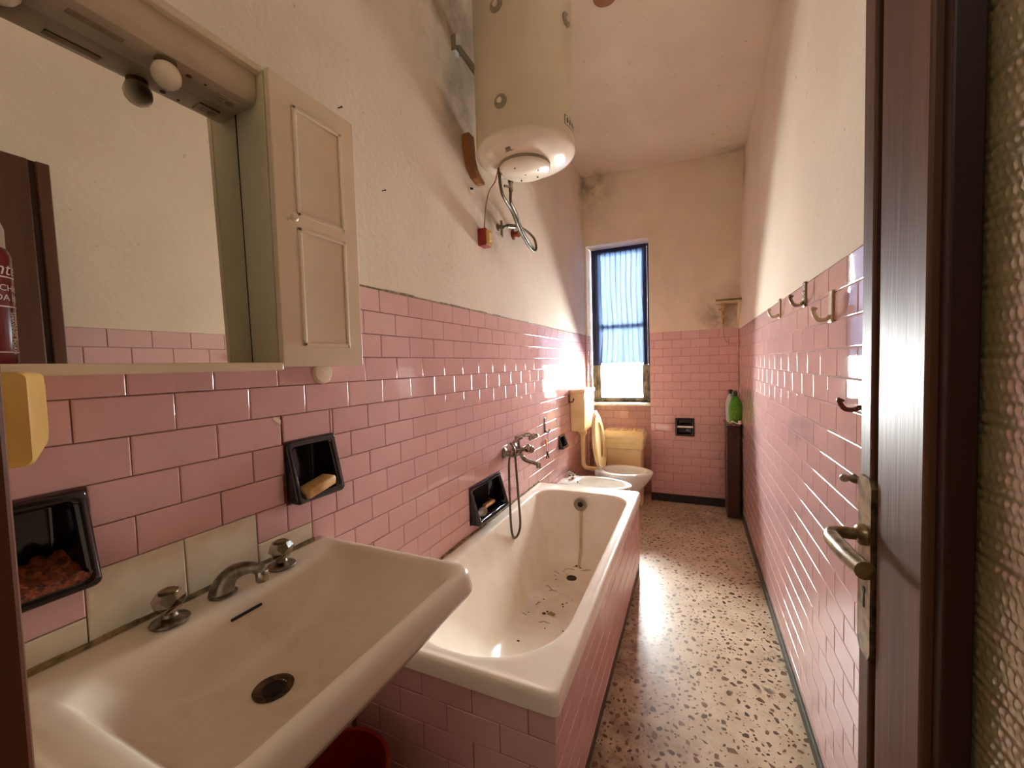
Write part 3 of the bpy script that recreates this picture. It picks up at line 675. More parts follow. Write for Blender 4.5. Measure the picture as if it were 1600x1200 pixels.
# soap and sponge
g = G(); g.box(-.0, .052, .722, .812, .957, .985, .009); o = g.obj('soap_bar', m_soap); 
for v in o.data.vertices: v.co.z += .010 * v.co.y / .045 + .004 * cos(v.co.y * 60)
shade_auto(o); tag(o, 'worn cream and orange soap bar in the black dish above the basin', 'soap')
g = G(); nx, ny = 10, 24; v = []; f = []
for i in range(nx + 1):
    for j in range(ny + 1):
        x = -.045 + .085 * i / nx; y = .186 + .128 * j / ny
        v.append((x, y, .958 + .012 * noise.noise(Vector((x * 60, y * 60, 0))) + .004 * random.random() + .02 * (1 - i / nx)))
b0 = len(v)
for i in range(nx + 1):
    for j in range(ny + 1):
        x = -.045 + .085 * i / nx; y = .186 + .128 * j / ny; v.append((x, y, .945))
for i in range(nx):
    for j in range(ny):
        a = i * (ny + 1) + j; f.append((a, a + ny + 1, a + ny + 2, a + 1)); f.append((b0 + a, b0 + a + 1, b0 + a + ny + 2, b0 + a + ny + 1))
for j in range(ny):
    a = nx * (ny + 1) + j; f.append((a, b0 + a, b0 + a + 1, a + 1)); f.append((j, j + 1, b0 + j + 1, b0 + j))
for i in range(nx):
    a = i * (ny + 1); f.append((a, b0 + a, b0 + a + ny + 1, a + ny + 1)); a += ny; f.append((a, a + ny + 1, b0 + a + ny + 1, b0 + a))
tag(add('sponge', v, f, m_sponge), 'rough amber brown sponge filling the big black dish at the left edge', 'sponge')
# old shower rose and a worn pumice stick in the tub-side dish
sh = thing('sink_strainer', (.024, 1.665, .565), 'round grey metal knob lying in the black dish over the bathtub', 'plug')
g = G(); g.lathe([(.004, 0), (.020, .002), (.023, .006), (.023, .012), (.016, .014), (.006, .017)], (.03, 1.668, .590), (Vector((0, 0, 1)), Vector((.6, .8, 0)).normalized(), Vector((.8, -.6, 0)).normalized()), 24); shade_auto(g.obj('disc', m_dchrome, sh))
g = G(); g.tube([(.028, 1.675, .588), (.006, 1.72, .585)], .007, 10); g.obj('stem', m_iron, sh)
g = G(); g.box(-.006, .016, 1.735, 1.84, .574, .590, .005); o = g.obj('nail_brush', m_soap); tag(o, 'narrow worn brown and cream brush lying in the black dish over the bathtub', 'brush')
g = G(); g.box(-.004, .014, 1.735, 1.80, .590, .594, .001); g.obj('bristles', m_wood, o)

# ------------------------------------------------------------ mirror cabinet
mc = thing('mirror_cabinet', (.07, .50, 1.283), 'cream wall cabinet with wide mirror, lamp canopy and one panelled door above the basin', 'cabinet')
XD = .135; CY0 = .608; CY1 = .843; CZ0 = 1.289; CZ1 = 1.925
g = G(); g.box(.001, XD - .018, CY0, CY1, CZ0, CZ1, .002); g.obj('side_cupboard', m_cabg, mc)
g = G(); g.box(XD - .016, XD, CY0 + .001, CY1, CZ0, CZ1, .002); dg = g.obj('door', m_cab, mc)
for (z0, z1) in ((1.335, 1.605), (1.63, 1.875)):
    g = G(); y0, y1 = CY0 + .052, CY1 - .046; w = .009
    g.box(XD - .001, XD + .0045, y0, y0 + w, z0, z1, .002); g.box(XD - .001, XD + .0045, y1 - w, y1, z0, z1, .002); g.box(XD - .001, XD + .0045, y0, y1, z0, z0 + w, .002); g.box(XD - .001, XD + .0045, y0, y1, z1 - w, z1, .002)
    g.obj('moulding', m_cab, dg)
g = G(); g.lathe([(.004, 0), (.004, .010), (.009, .014), (.010, .019), (.006, .023)], (XD, .640, 1.618), 'x', 18); shade_auto(g.obj('knob', m_cab, dg))
g = G(); g.box(.001, .012, -.20, CY0, 1.29, 1.93, .001); g.obj('backboard', m_cabg, mc)
g = G(); g.rings([[(x + .0335 if b else x + .0235, y, z) if z < 1.5 else (x + .0235 if b else x + .0135, y, z) for (x, y, b, z) in ((0, CY0 - .0024, 1, zz), (0, CY0 + .001, 1, zz), (0, CY0 + .001, 0, zz), (0, CY0 - .0024, 0, zz))] for zz in (1.298, 1.856)]); g.obj('mirror_edge', m_dark, mc)
g = G()
def mxp(y, z): return .0135 + .012 * (y + .19) + .0195 * (1.856 - z)    # the loose mirror leans a little
g.rings([[(mxp(y, z) + d, y, z) for (y, d) in ((-.19, 0), (CY0 - .0024, 0), (CY0 - .0024, -.0025), (-.19, -.0025))] for z in (1.3, 1.856)]); g.obj('mirror', m_mirror, mc)
g = G(); g.box(.001, XD, -.20, CY0 + .001, 1.281, 1.298, .003); g.obj('shelf', m_cab, mc)
cz = 1.853
prof = [(.019, cz), (.075, cz), (.088, cz + .004), (.096, cz + .014), (.098, cz + .026), (.098, 1.918), (.019, 1.918)]
g = G(); g.prism([(a, b) for a, b in prof], 'y', -.20, CY0 - .002)
cn = shade_auto(g.obj('lamp_canopy', m_canopy, mc), 30)
g = G(); g.box(.001, .112, -.20, CY0 + .004, 1.918, 1.935, .003); g.obj('top_board', m_cab, mc)
for y in (.253, .452):
    g = G(); g.lathe([(.017, 0), (.017, -.004), (.012, -.006)], (.072, y, cz), 'z', 20); sk = g.obj('lamp_socket', m_burn, mc)
    g = G(); g.lathe([(.010, .0), (.0125, -.004), (.0185, -.009), (.022, -.018), (.0228, -.025), (.021, -.034), (.016, -.041), (.009, -.046), (.001, -.047)], (.072, y, cz - .001), 'z', 20); shade_auto(g.obj('bulb', m_bulbm, sk), 80)
g = G(); g.box(.055, .070, .325, .395, cz - .0015, cz + .001, .0005); g.obj('vent_slot', m_slot, mc)
g = G(); g.box(.040, .072, .545, .585, cz - .003, cz + .001, .001); so = g.obj('shaver_socket', m_canopy, mc)
g = G(); g.box(.048, .051, .552, .562, cz - .0034, cz - .002); g.box(.058, .061, .552, .562, cz - .0034, cz - .002); g.lathe([(.008, -.0045), (.008, -.002)], (.056, .574, cz), 'z', 14); g.obj('socket_holes', m_grey, so)
for x, y, r in ((.068, .492, .005), (.07, .52, .0028)):
    g = G(); g.lathe([(r, 0), (r, -.0012)], (x, y, cz), 'z', 10); g.obj('scorch_spot', m_burn, mc)

# shaving foam can on the shelf: text wrapped round its body
can = thing('foam_can', (.082, .214, 1.298), 'dark red shaving foam can with grey cap at the left end of the mirror shelf', 'can')
CX, CYc, CZc, CRr = .080, .2155, 1.298, .026
g = G(); g.lathe([(.0, 0), (.0245, 0), (.026, .004), (.026, .148), (.024, .156), (.021, .160)], (CX, CYc, CZc), 'z', 40, False); shade_auto(g.obj('body', m_canred, can))
g = G(); g.lathe([(.0215, .158), (.0215, .186), (.018, .197), (.008, .2), (0, .2)], (CX, CYc, CZc), 'z', 32, False); shade_auto(g.obj('cap', m_silver, can))
for zz in (.118, .078, .016):
    g = G(); g.lathe([(.0262, zz), (.0263, zz + .0008), (.0262, zz + .0016)], (CX, CYc, CZc), 'z', 40, False); g.obj('label_line', m_text, can)
def wrap_text(txt, size, z, a0, vertical=False, parent=can, m=m_text, shear=0):
    cu = bpy.data.curves.new('t', 'FONT'); cu.body = txt; cu.size = size; cu.align_x = 'LEFT'; cu.shear = shear; cu.resolution_u = 3
    to = bpy.data.objects.new('t', cu); COL.objects.link(to); bpy.context.view_layer.update()
    me = bpy.data.meshes.new_from_object(to.evaluated_get(bpy.context.evaluated_depsgraph_get()))
    bpy.data.objects.remove(to); vs = []
    for v in me.vertices:
        x, y = v.co.x, v.co.y
        if vertical: x, y = y, -x
        a = a0 + x / CRr
        vs.append((CX + (CRr + .0004) * cos(a), CYc + (CRr + .0004) * sin(a), CZc + z + y))
    add('lettering', vs, [tuple(p.vertices) for p in me.polygons], m, parent)
aR = radians(20)
aS = radians(2)
wrap_text('nte', .024, .122, aS, shear=.3)
wrap_text('SCHIUMA', .012, .100, aS); wrap_text('DA BARBA', .012, .087, aS)
wrap_text('SHAVING FOAM', .008, .072, radians(38), True); wrap_text('MOUSSE A RASER', .005, .072, radians(54), True)

# yellowed plastic dispenser below the shelf at the far left
yd = thing('plastic_dispenser', (.09, .13, 1.165), 'yellowed plastic wall dispenser hanging under the shelf at the left edge', 'dispenser')
g = G(); g.box(.004, .137, .06, .250, 1.195, 1.278, .008); g.obj('housing', m_yel, yd)
g = G()
def yr(x, y1, z0, z1): return [(x, a, b) for a, b in rrect((.03 + y1) / 2, (z0 + z1) / 2, (y1 - .03) / 2, (z1 - z0) / 2, .008, 24)]
g.rings([yr(.1385, .243, 1.190, 1.2855), yr(.150, .243, 1.189, 1.2860), yr(.155, .241, 1.187, 1.2865), yr(.200, .216, 1.170, 1.2868), yr(.206, .211, 1.172, 1.285)]); fr = shade_auto(g.obj('front_cover', m_yel, yd), 25)
g = G(); g.box(.2045, .2085, .03, .190, 1.174, 1.283, .001); g.obj('cover_panel', m_yel, yd)
# round socket plate peeping out under the cabinet
g = G(); g.lathe([(.031, 0), (.031, .006), (.027, .010), (.0, .011)], (.0, .822, 1.272), 'x', 32, False); o = shade_auto(g.obj('junction_cover', m_cab)); tag(o, 'round cream junction cover on the tiles half hidden under the cabinet door', 'junction cover')

# ------------------------------------------------------------ water heater
HX, HY, HR = .28, 1.72, .215
wh = thing('water_heater', (HX, HY, 2.12), 'tall cream cylindrical electric water heater hung high on the left wall', 'water heater')
g = G(); g.lathe([(HR, 2.205), (HR, 2.90), (HR - .02, 2.93), (HR - .06, 2.94)], (HX, HY, 0), 'z', 72); shade_auto(g.obj('tank', m_heat, wh))
g = G(); g.lathe([(HR + .002, 2.212), (HR + .0025, 2.203), (HR - .002, 2.194), (HR - .02, 2.182), (.16, 2.168), (.12, 2.160), (.0, 2.158)], (HX, HY, 0), 'z', 72, False); dm = shade_auto(g.obj('bottom_dome', m_heatb, wh), 60)
g = G(); g.lathe([(.114, 2.162), (.114, 2.147), (.112, 2.146)], (HX - .005, HY, 0), 'z', 48, False); shade_auto(g.obj('gasket_ring', m_grey, wh))
g = G(); g.lathe([(.114, 2.149), (.113, 2.142), (.106, 2.136), (.0, 2.130)], (HX - .005, HY, 0), 'z', 48, False); cv = shade_auto(g.obj('element_cover', m_heatb, wh), 50)
for (dx, dy, m) in ((-.03, -.055, m_iron), (.055, .01, m_red), (-.01, .02, m_iron), (.03, .07, m_iron), (-.05, .07, m_iron)):
    g = G(); g.lathe([(.0035, 2.137), (.0035, 2.130)], (HX + dx, HY + dy, 0), 'z', 10); g.obj('screw' if m is m_iron else 'pilot_light', m, cv)
def cap_disc(ang, z, r=.027):
    a = radians(ang); n = Vector((cos(a), sin(a), 0)); t = Vector((-sin(a), cos(a), 0)); c = Vector((HX, HY, z)) + n * (HR - .002)
    g = G(); g.lathe([(r, 0), (r, .006), (r - .004, .008), (.012, .009)], c, (t, Vector((0, 0, 1)), n), 24); b = shade_auto(g.obj('plastic_cap', m_grey, wh))
    g = G(); g.lathe([(.011, .008), (.011, .014), (.008, .016)], c, (t, Vector((0, 0, 1)), n), 18); shade_auto(g.obj('cap_button', m_heatb, b))
cap_disc(-94.3, 2.322); cap_disc(-96.3, 2.691); cap_disc(-12, 2.675)
def cyl_patch(name, a0, a1, z0, z1, m, parent, off=.0006, n=6):
    v = []; f = []
    for i in range(n + 1):
        a = radians(a0 + (a1 - a0) * i / n)
        for z in (z0, z1): v.append((HX + (HR + off) * cos(a), HY + (HR + off) * sin(a), z))
    for i in range(n): f.append((2 * i, 2 * i + 2, 2 * i + 3, 2 * i + 1))
    return add(name, v, f, m, parent)
st = cyl_patch('brand_label', -20, 10, 2.252, 2.292, m_ink, wh); cyl_patch('label_face', -18.5, 9, 2.255, 2.289, m_paper, st, .001)
for i in range(4): cyl_patch('label_print', -16 + i * 6, -12.5 + i * 6, 2.262, 2.283, m_ink, st, .0014, 2)
# warning sticker on the dome
def dome_rect(cx_, cy_, w, h, rot, m, parent, zoff, name):
    v = []
    for (a, b) in ((-w, -h), (w, -h), (w, h), (-w, h)):
        x = cx_ + a * cos(rot) - b * sin(rot); y = cy_ + a * sin(rot) + b * cos(rot); r = sqrt((x - HX) ** 2 + (y - HY) ** 2)
        z = 2.160 + max(0, r - .12) / .04 * .008 + max(0, r - .16) * .6; v.append((x, y, z - zoff))
    return add(name, v, [(0, 3, 2, 1)], m, parent)
stk = dome_rect(.262, 1.565, .024, .018, -.1, m_paper, wh, .0012, 'warning_sticker')
for i in range(5):
    dome_rect(.262 + random.uniform(-.004, .004), 1.553 + i * .006, .018 - random.random() * .008, .0013, -.1, m_ink, stk, .0018, 'sticker_line')
g = G()
poly = [(1.652, 2.335), (1.645, 2.315), (1.646, 2.27), (1.654, 2.235), (1.668, 2.205), (1.69, 2.18), (1.72, 2.160), (1.76, 2.150), (1.79, 2.152), (1.795, 2.165), (1.76, 2.178), (1.73, 2.20), (1.71, 2.24), (1.70, 2.335)]
g.prism(poly, 'x', .002, .035); g.obj('wooden_spacer', m_wood, wh)['label'] = 'curved brown wooden spacer against the wall'
g = G(); g.tube([(.0, 1.60, 2.695), (.03, 1.60, 2.67), (.13, 1.595, 2.52)], .0085, 10); g.tube([(.0, 1.625, 2.67), (.03, 1.625, 2.65), (.13, 1.62, 2.49)], .006, 8); g.box(-.002, .02, 1.585, 1.635, 2.655, 2.725, .004); br = g.obj('wall_bracket', m_grey, wh)
g = G(); g.box(.018, .034, 1.588, 1.612, 2.675, 2.725, .004); g.obj('bracket_cap', m_white, br)
# hoses, valve, wire, switch
hs = thing('water_hose', (.11, 2.1, 2.0), 'braided metal hose looping from the water heater to the chrome wall valve', 'hose')
g = G(); g.tube(spline([(.17, 1.69, 2.165), (.165, 1.688, 2.12), (.15, 1.75, 2.069), (.13, 1.883, 2.055), (.12, 1.967, 2.023), (.1, 2.065, 2.005), (.09, 2.18, 1.975), (.085, 2.30, 1.955), (.08, 2.37, 1.99), (.07, 2.35, 2.05), (.055, 2.20, 2.065), (.035, 2.07, 2.045), (.02, 2.02, 2.02)], 5), .0075, 10); shade_auto(g.obj('braid', m_braid, hs), 60)
g = G(); g.tube([(.17, 1.69, 2.168), (.166, 1.688, 2.135)], .012, 10); g.tube([(.045, 2.13, 2.056), (.03, 2.05, 2.035)], .0105, 8); g.obj('nuts', m_dchrome, hs)
hs2 = thing('water_hose', (.13, 2.0, 2.0), 'second braided hose hanging from a black fitting under the heater', 'hose')
g = G(); g.tube(spline([(.17, 1.80, 2.11), (.155, 1.83, 2.065), (.13, 1.95, 2.055), (.115, 2.02, 2.03), (.105, 2.10, 2.005), (.09, 2.22, 1.985), (.08, 2.30, 1.975)], 5), .0075, 10); shade_auto(g.obj('braid', m_braid, hs2), 60)
g = G(); g.tube([(.17, 1.80, 2.165), (.17, 1.80, 2.14)], .013, 12); g.obj('black_collar', m_iron, hs2)
g = G(); g.tube([(.17, 1.80, 2.14), (.17, 1.80, 2.10)], .010, 12); g.tube([(.17, 1.80, 2.12), (.15, 1.77, 2.118)], .006, 8); g.tube([(.082, 2.29, 1.976), (.076, 2.33, 1.972)], .0105, 8); g.obj('safety_valve', m_dchrome, hs2)
vl = thing('wall_valve', (.01, 2.0, 2.0), 'small chrome shut-off valve in the damaged plaster below the heater', 'valve')
g = G(); g.lathe([(.020, 0), (.020, .004), (.010, .008), (.010, .03)], (.0, 2.0, 2.02), 'x', 16); g.tube([(.022, 2.0, 2.05), (.022, 2.0, 1.975)], .007, 8); g.tube([(.022, 2.0, 1.99), (.022, 2.01, 1.965)], [.007, .003], 8); shade_auto(g.obj('body', m_dchrome, vl))
vb = thing('wall_outlet', (.02, 2.2, 2.02), 'reddish copper pipe outlet in the plaster behind the hose loop', 'pipe fitting')
g = G(); g.lathe([(.030, 0), (.030, .006), (.016, .010), (.016, .028), (.02, .03), (.02, .04)], (.0, 2.2, 2.035), 'x', 12); shade_auto(g.obj('body', m_copper, vb))
g = G(); g.box(.02, .034, 2.175, 2.19, 2.045, 2.06, .002); g.box(.02, .034, 2.21, 2.222, 2.04, 2.055, .002); g.obj('bolts', m_white, vb)
sw = thing('switch_box', (.025, 1.80, 1.86), 'dark red electrical switch box with yellowed rocker below the water heater', 'switch')
g = G(); g.box(.0, .045, 1.768, 1.832, 1.862, 1.945, .004); g.obj('housing', m_redbox, sw)
g = G(); g.box(.044, .050, 1.772, 1.828, 1.866, 1.941, .002); fp = g.obj('face_plate', m_yel, sw)
g = G(); g.box(.049, .055, 1.788, 1.812, 1.885, 1.925, .002); g.obj('rocker', m_cream, fp)
g = G(); g.tube(spline([(.165, 1.675, 2.155), (.15, 1.672, 2.10), (.10, 1.705, 2.075), (.06, 1.745, 2.02), (.03, 1.786, 1.946)], 6), .0028, 6); o = g.obj('power_cable', m_wire); tag(o, 'thin brown cable from the water heater to the red switch box', 'cable')
g = G()
for i in range(9):
    g.ball((.001, 1.713 + random.uniform(-.014, .014), 2.108 + random.uniform(-.02, .02)), random.uniform(.004, .010), 8, (.4, 1, 1))
pf = g.obj('broken_plaster', m_plR, wl)
g = G(); g.tube([(0, 1.713, 2.115), (.012, 1.716, 2.112)], .005, 8); g.obj('wall_plug', m_iron, wl)
# round thing on the ceiling
g = G(); g.lathe([(.055, 3.03), (.055, 2.996), (.045, 2.988), (0, 2.986)], (.585, 2.02, 0), 'z', 28, False); o = shade_auto(g.obj('ceiling_rose', m_wood)); tag(o, 'round brown ceiling junction cover at the top edge of the picture', 'junction cover')

# ------------------------------------------------------------ bath mixer and hand shower
mx = thing('bath_mixer', (.06, 2.03, .73), 'chrome wall mixer with spout and round knobs above the bathtub', 'mixer tap')
for y in (1.99, 2.13):
    g = G(); g.lathe([(.030, 0), (.029, .006), (.016, .016), (.014, .05)], (.0, y, .797), 'x', 20); shade_auto(g.obj('wall_flange', m_dchrome, mx))
g = G(); g.tube([(.062, 1.965, .797), (.062, 1.975, .797), (.062, 2.15, .797), (.062, 2.16, .797)], [.012, .019, .019, .012], 16); bd = shade_auto(g.obj('body', m_chrome, mx))
g = G(); g.tube(spline([(.075, 2.045, .790), (.09, 2.045, .765), (.11, 2.045, .752), (.15, 2.045, .742), (.185, 2.045, .735)], 5), [.012] * 15 + [.011] * 6, 12); g.lathe([(.013, .716), (.013, .742)], (.18, 2.045, 0), 'z', 12); shade_auto(g.obj('spout', m_chrome, mx), 60)
for (y, z, xx) in ((2.02, .825, .145), (2.11, .800, .125)):
    g = G(); g.tube([(.07, y, z - .01), (xx - .03, y, z)], .009, 10)
    g.rings([[(xx - .03 + h, y + r * cos(2 * pi * k / 7 + o_), z + r * sin(2 * pi * k / 7 + o_)) for k in range(7)] for (r, h, o_) in ((.012, 0, 0), (.023, .010, .45), (.023, .022, .45), (.015, .032, 0))])
    g.obj('knob', m_chrome, mx)
g = G(); g.tube([(.062, 2.05, .81), (.062, 2.05, .87)], .009, 10); g.box(.045, .085, 2.035, 2.065, .865, .885, .004); g.obj('cradle', m_chrome, mx)
hsw = thing('hand_shower', (.09, 2.0, .4), 'chrome hand shower resting on the mixer with its hose hanging into the tub', 'shower')
g = G(); g.tube(spline([(.045, 2.0, .845), (.075, 2.035, .880), (.105, 2.045, .893), (.135, 2.055, .895)], 4), [.009] * 8 + [.012] * 5, 12); hh = shade_auto(g.obj('handle', m_chrome, hsw), 60)
g = G(); g.lathe([(.010, .022), (.026, .010), (.031, .002), (.031, -.006), (.027, -.009)], (.150, 2.06, .880), (Vector((.9, 0, .43)), Vector((0, 1, 0)), Vector((-.43, 0, .9))), 20); shade_auto(g.obj('rose', m_chrome, hh))
g = G(); g.tube(spline([(.045, 1.985, .855), (.085, 1.945, .83), (.098, 1.93, .74), (.104, 1.935, .58), (.106, 1.945, .44), (.104, 1.925, .392), (.100, 1.893, .380), (.096, 1.868, .40), (.092, 1.858, .46), (.090, 1.857, .60), (.088, 1.862, .74), (.080, 1.885, .785), (.066, 1.93, .795), (.062, 1.97, .797)], 5), .0062, 10); shade_auto(g.obj('hose', m_braid, hsw), 60)

# little hanging scraper with orange tape and hook on the left wall
hk = thing('hanging_scraper', (.01, 2.66, .63), 'thin dark razor-like tool with orange tape hung from a hook above the tub end', 'tool')
g = G(); g.box(.001, .005, 2.645, 2.675, .80, .905, .002); g.obj('hook_plate', m_iron, hk)
g = G(); g.tube(spline([(.004, 2.665, .815), (.02, 2.668, .80), (.03, 2.67, .81), (.032, 2.67, .825)], 4), .004, 8); g.obj('hook', m_iron, hk)
g = G(); g.tube([(.012, 2.655, .81), (.012, 2.652, .64)], .0015, 6); g.tube([(.014, 2.69, .81), (.014, 2.685, .64)], .0015, 6); g.obj('wires', m_dchrome, hk)
g = G(); g.box(.008, .018, 2.640, 2.664, .705, .755, .003); g.obj('tape', m_orange, hk)
g = G(); g.tube([(.012, 2.67, .665), (.012, 2.655, .618)], .005, 6); g.tube([(.012, 2.67, .665), (.014, 2.700, .615)], .005, 6); g.obj('clip', m_iron, hk)
# corner damage marks beside the basin, brown hook by the cistern
def hook(y, x, z, wall, m, label, name='wall_hook', s=1.0, h=.075, flat=.026, group=None):
    sg = 1 if wall == 'L' else -1
    t = thing(name, (x, y, z - h / 2), label, 'hook', group)
    g = G(); g.box(min(x, x + sg * .006), max(x, x + sg * .006), y - flat / 2, y + flat / 2, z - h / 2, z + h / 2, .0025); g.obj('back_plate', m, t)
    g = G(); g.tube(spline([(x + sg * .005, y, z - h * .28), (x + sg * .018, y, z - h * .40), (x + sg * .034, y, z - h * .36), (x + sg * .043, y, z - h * .12), (x + sg * .040, y, z + h * .02)], 5), [.0055] * 16 + [.0065, .0075, .008, .008, .007], 10); shade_auto(g.obj('prong', m, t), 60)
hook(3.27, 0, .985, 'L', m_hookb, 'brown coat hook on the left wall beside the cream flushing cistern', h=.07)
hook(2.108, RW, 1.49, 'R', m_hookw, 'beige wall hook on the right wall, the one nearest the window wall', h=.085)
hook(1.674, RW, 1.488, 'R', m_hookm, 'nickel wall hook on the right wall, middle of the upper three', h=.085, flat=.03)
hook(1.380, RW, 1.412, 'R', m_hookw, 'large beige wall hook with brown prong nearest the door on the right wall', h=.088, flat=.032)
hook(1.150, RW, 1.178, 'R', m_hookb, 'dark brown towel hook low on the right wall beside the door edge', h=.06)
g = G(); g.lathe([(.012, 0), (.010, -.006), (.006, -.012), (.0095, -.018), (.009, -.026), (.004, -.03)], (RW, 1.196, .985), 'x', 16); o = shade_auto(g.obj('coat_stud', m_dchrome)); tag(o, 'tiny chrome knob on the right wall tiles just above the door handle', 'stud')

# ------------------------------------------------------------ cistern with flush pipe
cs = thing('flushing_cistern', (.065, 3.45, .66), 'tall cream plastic flushing cistern on the left wall with a bent pipe', 'cistern')
def tank(x0, x1, y0, y1, zb, zt, tx, ty, b=.012):
    rg = []
    for (z, s) in ((zb, .0), (zb + .012, .5), (zb + .05, .8), ((zb + zt) / 2, 1), (zt, 1.0)):
        xx1 = x1 - tx * (1 - s); yy0 = y0 + ty * (1 - s); yy1 = y1 - ty * (1 - s)
        rg.append(R3(rrect((x0 + xx1) / 2, (yy0 + yy1) / 2, (xx1 - x0) / 2, (yy1 - yy0) / 2, .012, 24), z))
    return rg
g = G(); g.rings(tank(.002, .125, 3.30, 3.66, .70, 1.03, .02, .03)); shade_auto(g.obj('tank', m_cream, cs))
g = G(); g.box(.001, .132, 3.292, 3.668, 1.025, 1.058, .008); shade_auto(g.obj('lid', m_cream, cs))
g = G(); g.box(.124, .130, 3.36, 3.60, .93, .935, .001); g.box(.124, .130, 3.36, 3.60, .88, .885, .001); g.obj('groove_ridges', m_cream, cs)
g = G(); g.lathe([(.036, .702), (.036, .672), (.026, .668), (.024, .655)], (.075, 3.42, 0), 'z', 20); shade_auto(g.obj('pipe_nut', m_cream, cs))
g = G(); g.tube(spline([(.075, 3.42, .69), (.075, 3.42, .55), (.075, 3.42, .44), (.078, 3.42, .405), (.10, 3.42, .378), (.13, 3.42, .372), (.20, 3.42, .370), (.235, 3.42, .370)], 6), .0185, 14); shade_auto(g.obj('flush_pipe', m_cream, cs), 60)
# ------------------------------------------------------------ toilet (long axis across the room)
def oval(cx, cy, hx, hy, z, n=40, egg=.12):
    out = []
    for k in range(n):
        a = 2 * pi * k / n; x = cos(a); out.append((cx + hx * x, cy + hy * sin(a) * (1 - egg * x), z))
    return out
to = thing('toilet', (.42, 3.37, 0), 'white toilet bowl with raised cream seat standing in front of the window niche', 'toilet')
rg = [oval(.40, 3.37, .13, .10, 0, egg=0), oval(.40, 3.37, .125, .095, .02, egg=0), oval(.40, 3.37, .10, .075, .10, egg=0), oval(.41, 3.37, .10, .08, .18, egg=.05), oval(.425, 3.37, .16, .125, .27), oval(.43, 3.37, .213, .165, .345), oval(.433, 3.37, .222, .175, .375), oval(.433, 3.37, .224, .177, .388), oval(.433, 3.37, .216, .169, .396),
      oval(.437, 3.37, .180, .136, .397), oval(.438, 3.37, .168, .126, .390), oval(.438, 3.37, .155, .115, .36), oval(.435, 3.37, .12, .09, .28), oval(.42, 3.37, .06, .05, .22)]
loft_obj('bowl', rg, m_white, to, cap0=True)
g = G(); g.box(.205, .262, 3.27, 3.47, .345, .400, .012); shade_auto(g.obj('back_ledge', m_white, to))
def leaf_ring(hx, hy, n=40): return [(hx * cos(2 * pi * k / n), hy * sin(2 * pi * k / n) * (1 - .1 * cos(2 * pi * k / n))) for k in range(n)]
def raised(name, m, x, tilt, hz, hy, ring, th=.016, zc=.625):
    g = G(); n = 40; t = radians(tilt); out = leaf_ring(hz, hy); inn = leaf_ring(hz * .66, hy * .62)
    def P(a, b, d): # a along height
        h = a + hz; return (x - h * sin(t) + d * cos(t), 3.37 + b, .405 + h * cos(t) + d * sin(t))
    if ring:
        v = []; f = []
        for (L, d) in ((out, -th / 2), (out, th / 2), (inn, th / 2), (inn, -th / 2)): v += [P(a, b, d) for a, b in L]
        for r in range(4):
            for k in range(n): f.append((r * n + k, r * n + (k + 1) % n, ((r + 1) % 4) * n + (k + 1) % n, ((r + 1) % 4) * n + k))
        g.put(v, f)
    else:
        g.rings([[P(a * .97, b * .97, -th / 2) for a, b in out], [P(a, b, 0) for a, b in out], [P(a * .97, b * .97, th / 2) for a, b in out]])
    return shade_auto(g.obj(name, m, to), 35)
raised('lid', m_cream, .232, 4, .238, .175, False); raised('seat', m_cream, .262, 7, .228, .178, True)
for y in (3.31, 3.43):
    g = G(); g.tube([(.248, y, .398), (.248, y, .425)], .010, 12); g.tube([(.248, y - .014, .415), (.248, y + .014, .415)], .008, 10); g.obj('hinge', m_white, to)
# bidet
bi = thing('bidet', (.29, 2.98, 0), 'low white porcelain bidet between the bathtub and the toilet', 'bidet')
by = 2.985
rg = [oval(.30, by, .15, .10, 0, egg=0), oval(.30, by, .145, .095, .02, egg=0), oval(.29, by, .12, .08, .12, egg=0), oval(.29, by, .15, .11, .22), oval(.285, by, .235, .155, .32), oval(.285, by, .258, .172, .36), oval(.285, by, .260, .174, .378), oval(.285, by, .252, .166, .386),
      oval(.315, by, .190, .130, .386), oval(.317, by, .180, .122, .378), oval(.317, by, .165, .11, .34), oval(.317, by, .12, .08, .28), oval(.317, by, .05, .04, .262)]
loft_obj('bowl', rg, m_white, bi, cap0=True)
g = G(); g.box(.002, .13, 2.862, 3.128, .31, .3865, .016); shade_auto(g.obj('tap_deck', m_white, bi))
for (x, y) in ((.045, 3.095), (.092, 3.035)):
    g = G(); g.lathe([(.018, .384), (.016, .392), (.009, .396), (.009, .406)], (x, y, 0), 'z', 16); tb = shade_auto(g.obj('tap', m_chrome, bi))
    g = G(); g.rings([[(x + r * cos(2 * pi * k / 7), y + r * sin(2 * pi * k / 7), h) for k in range(7)] for r, h in ((.010, .404), (.021, .414), (.021, .426), (.014, .434))]); g.obj('knob', m_chrome, tb)
g = G(); g.lathe([(.008, 0), (.008, .006), (.004, .008)], (.135, by, .372), 'x', 12); g.obj('nozzle', m_iron, bi)
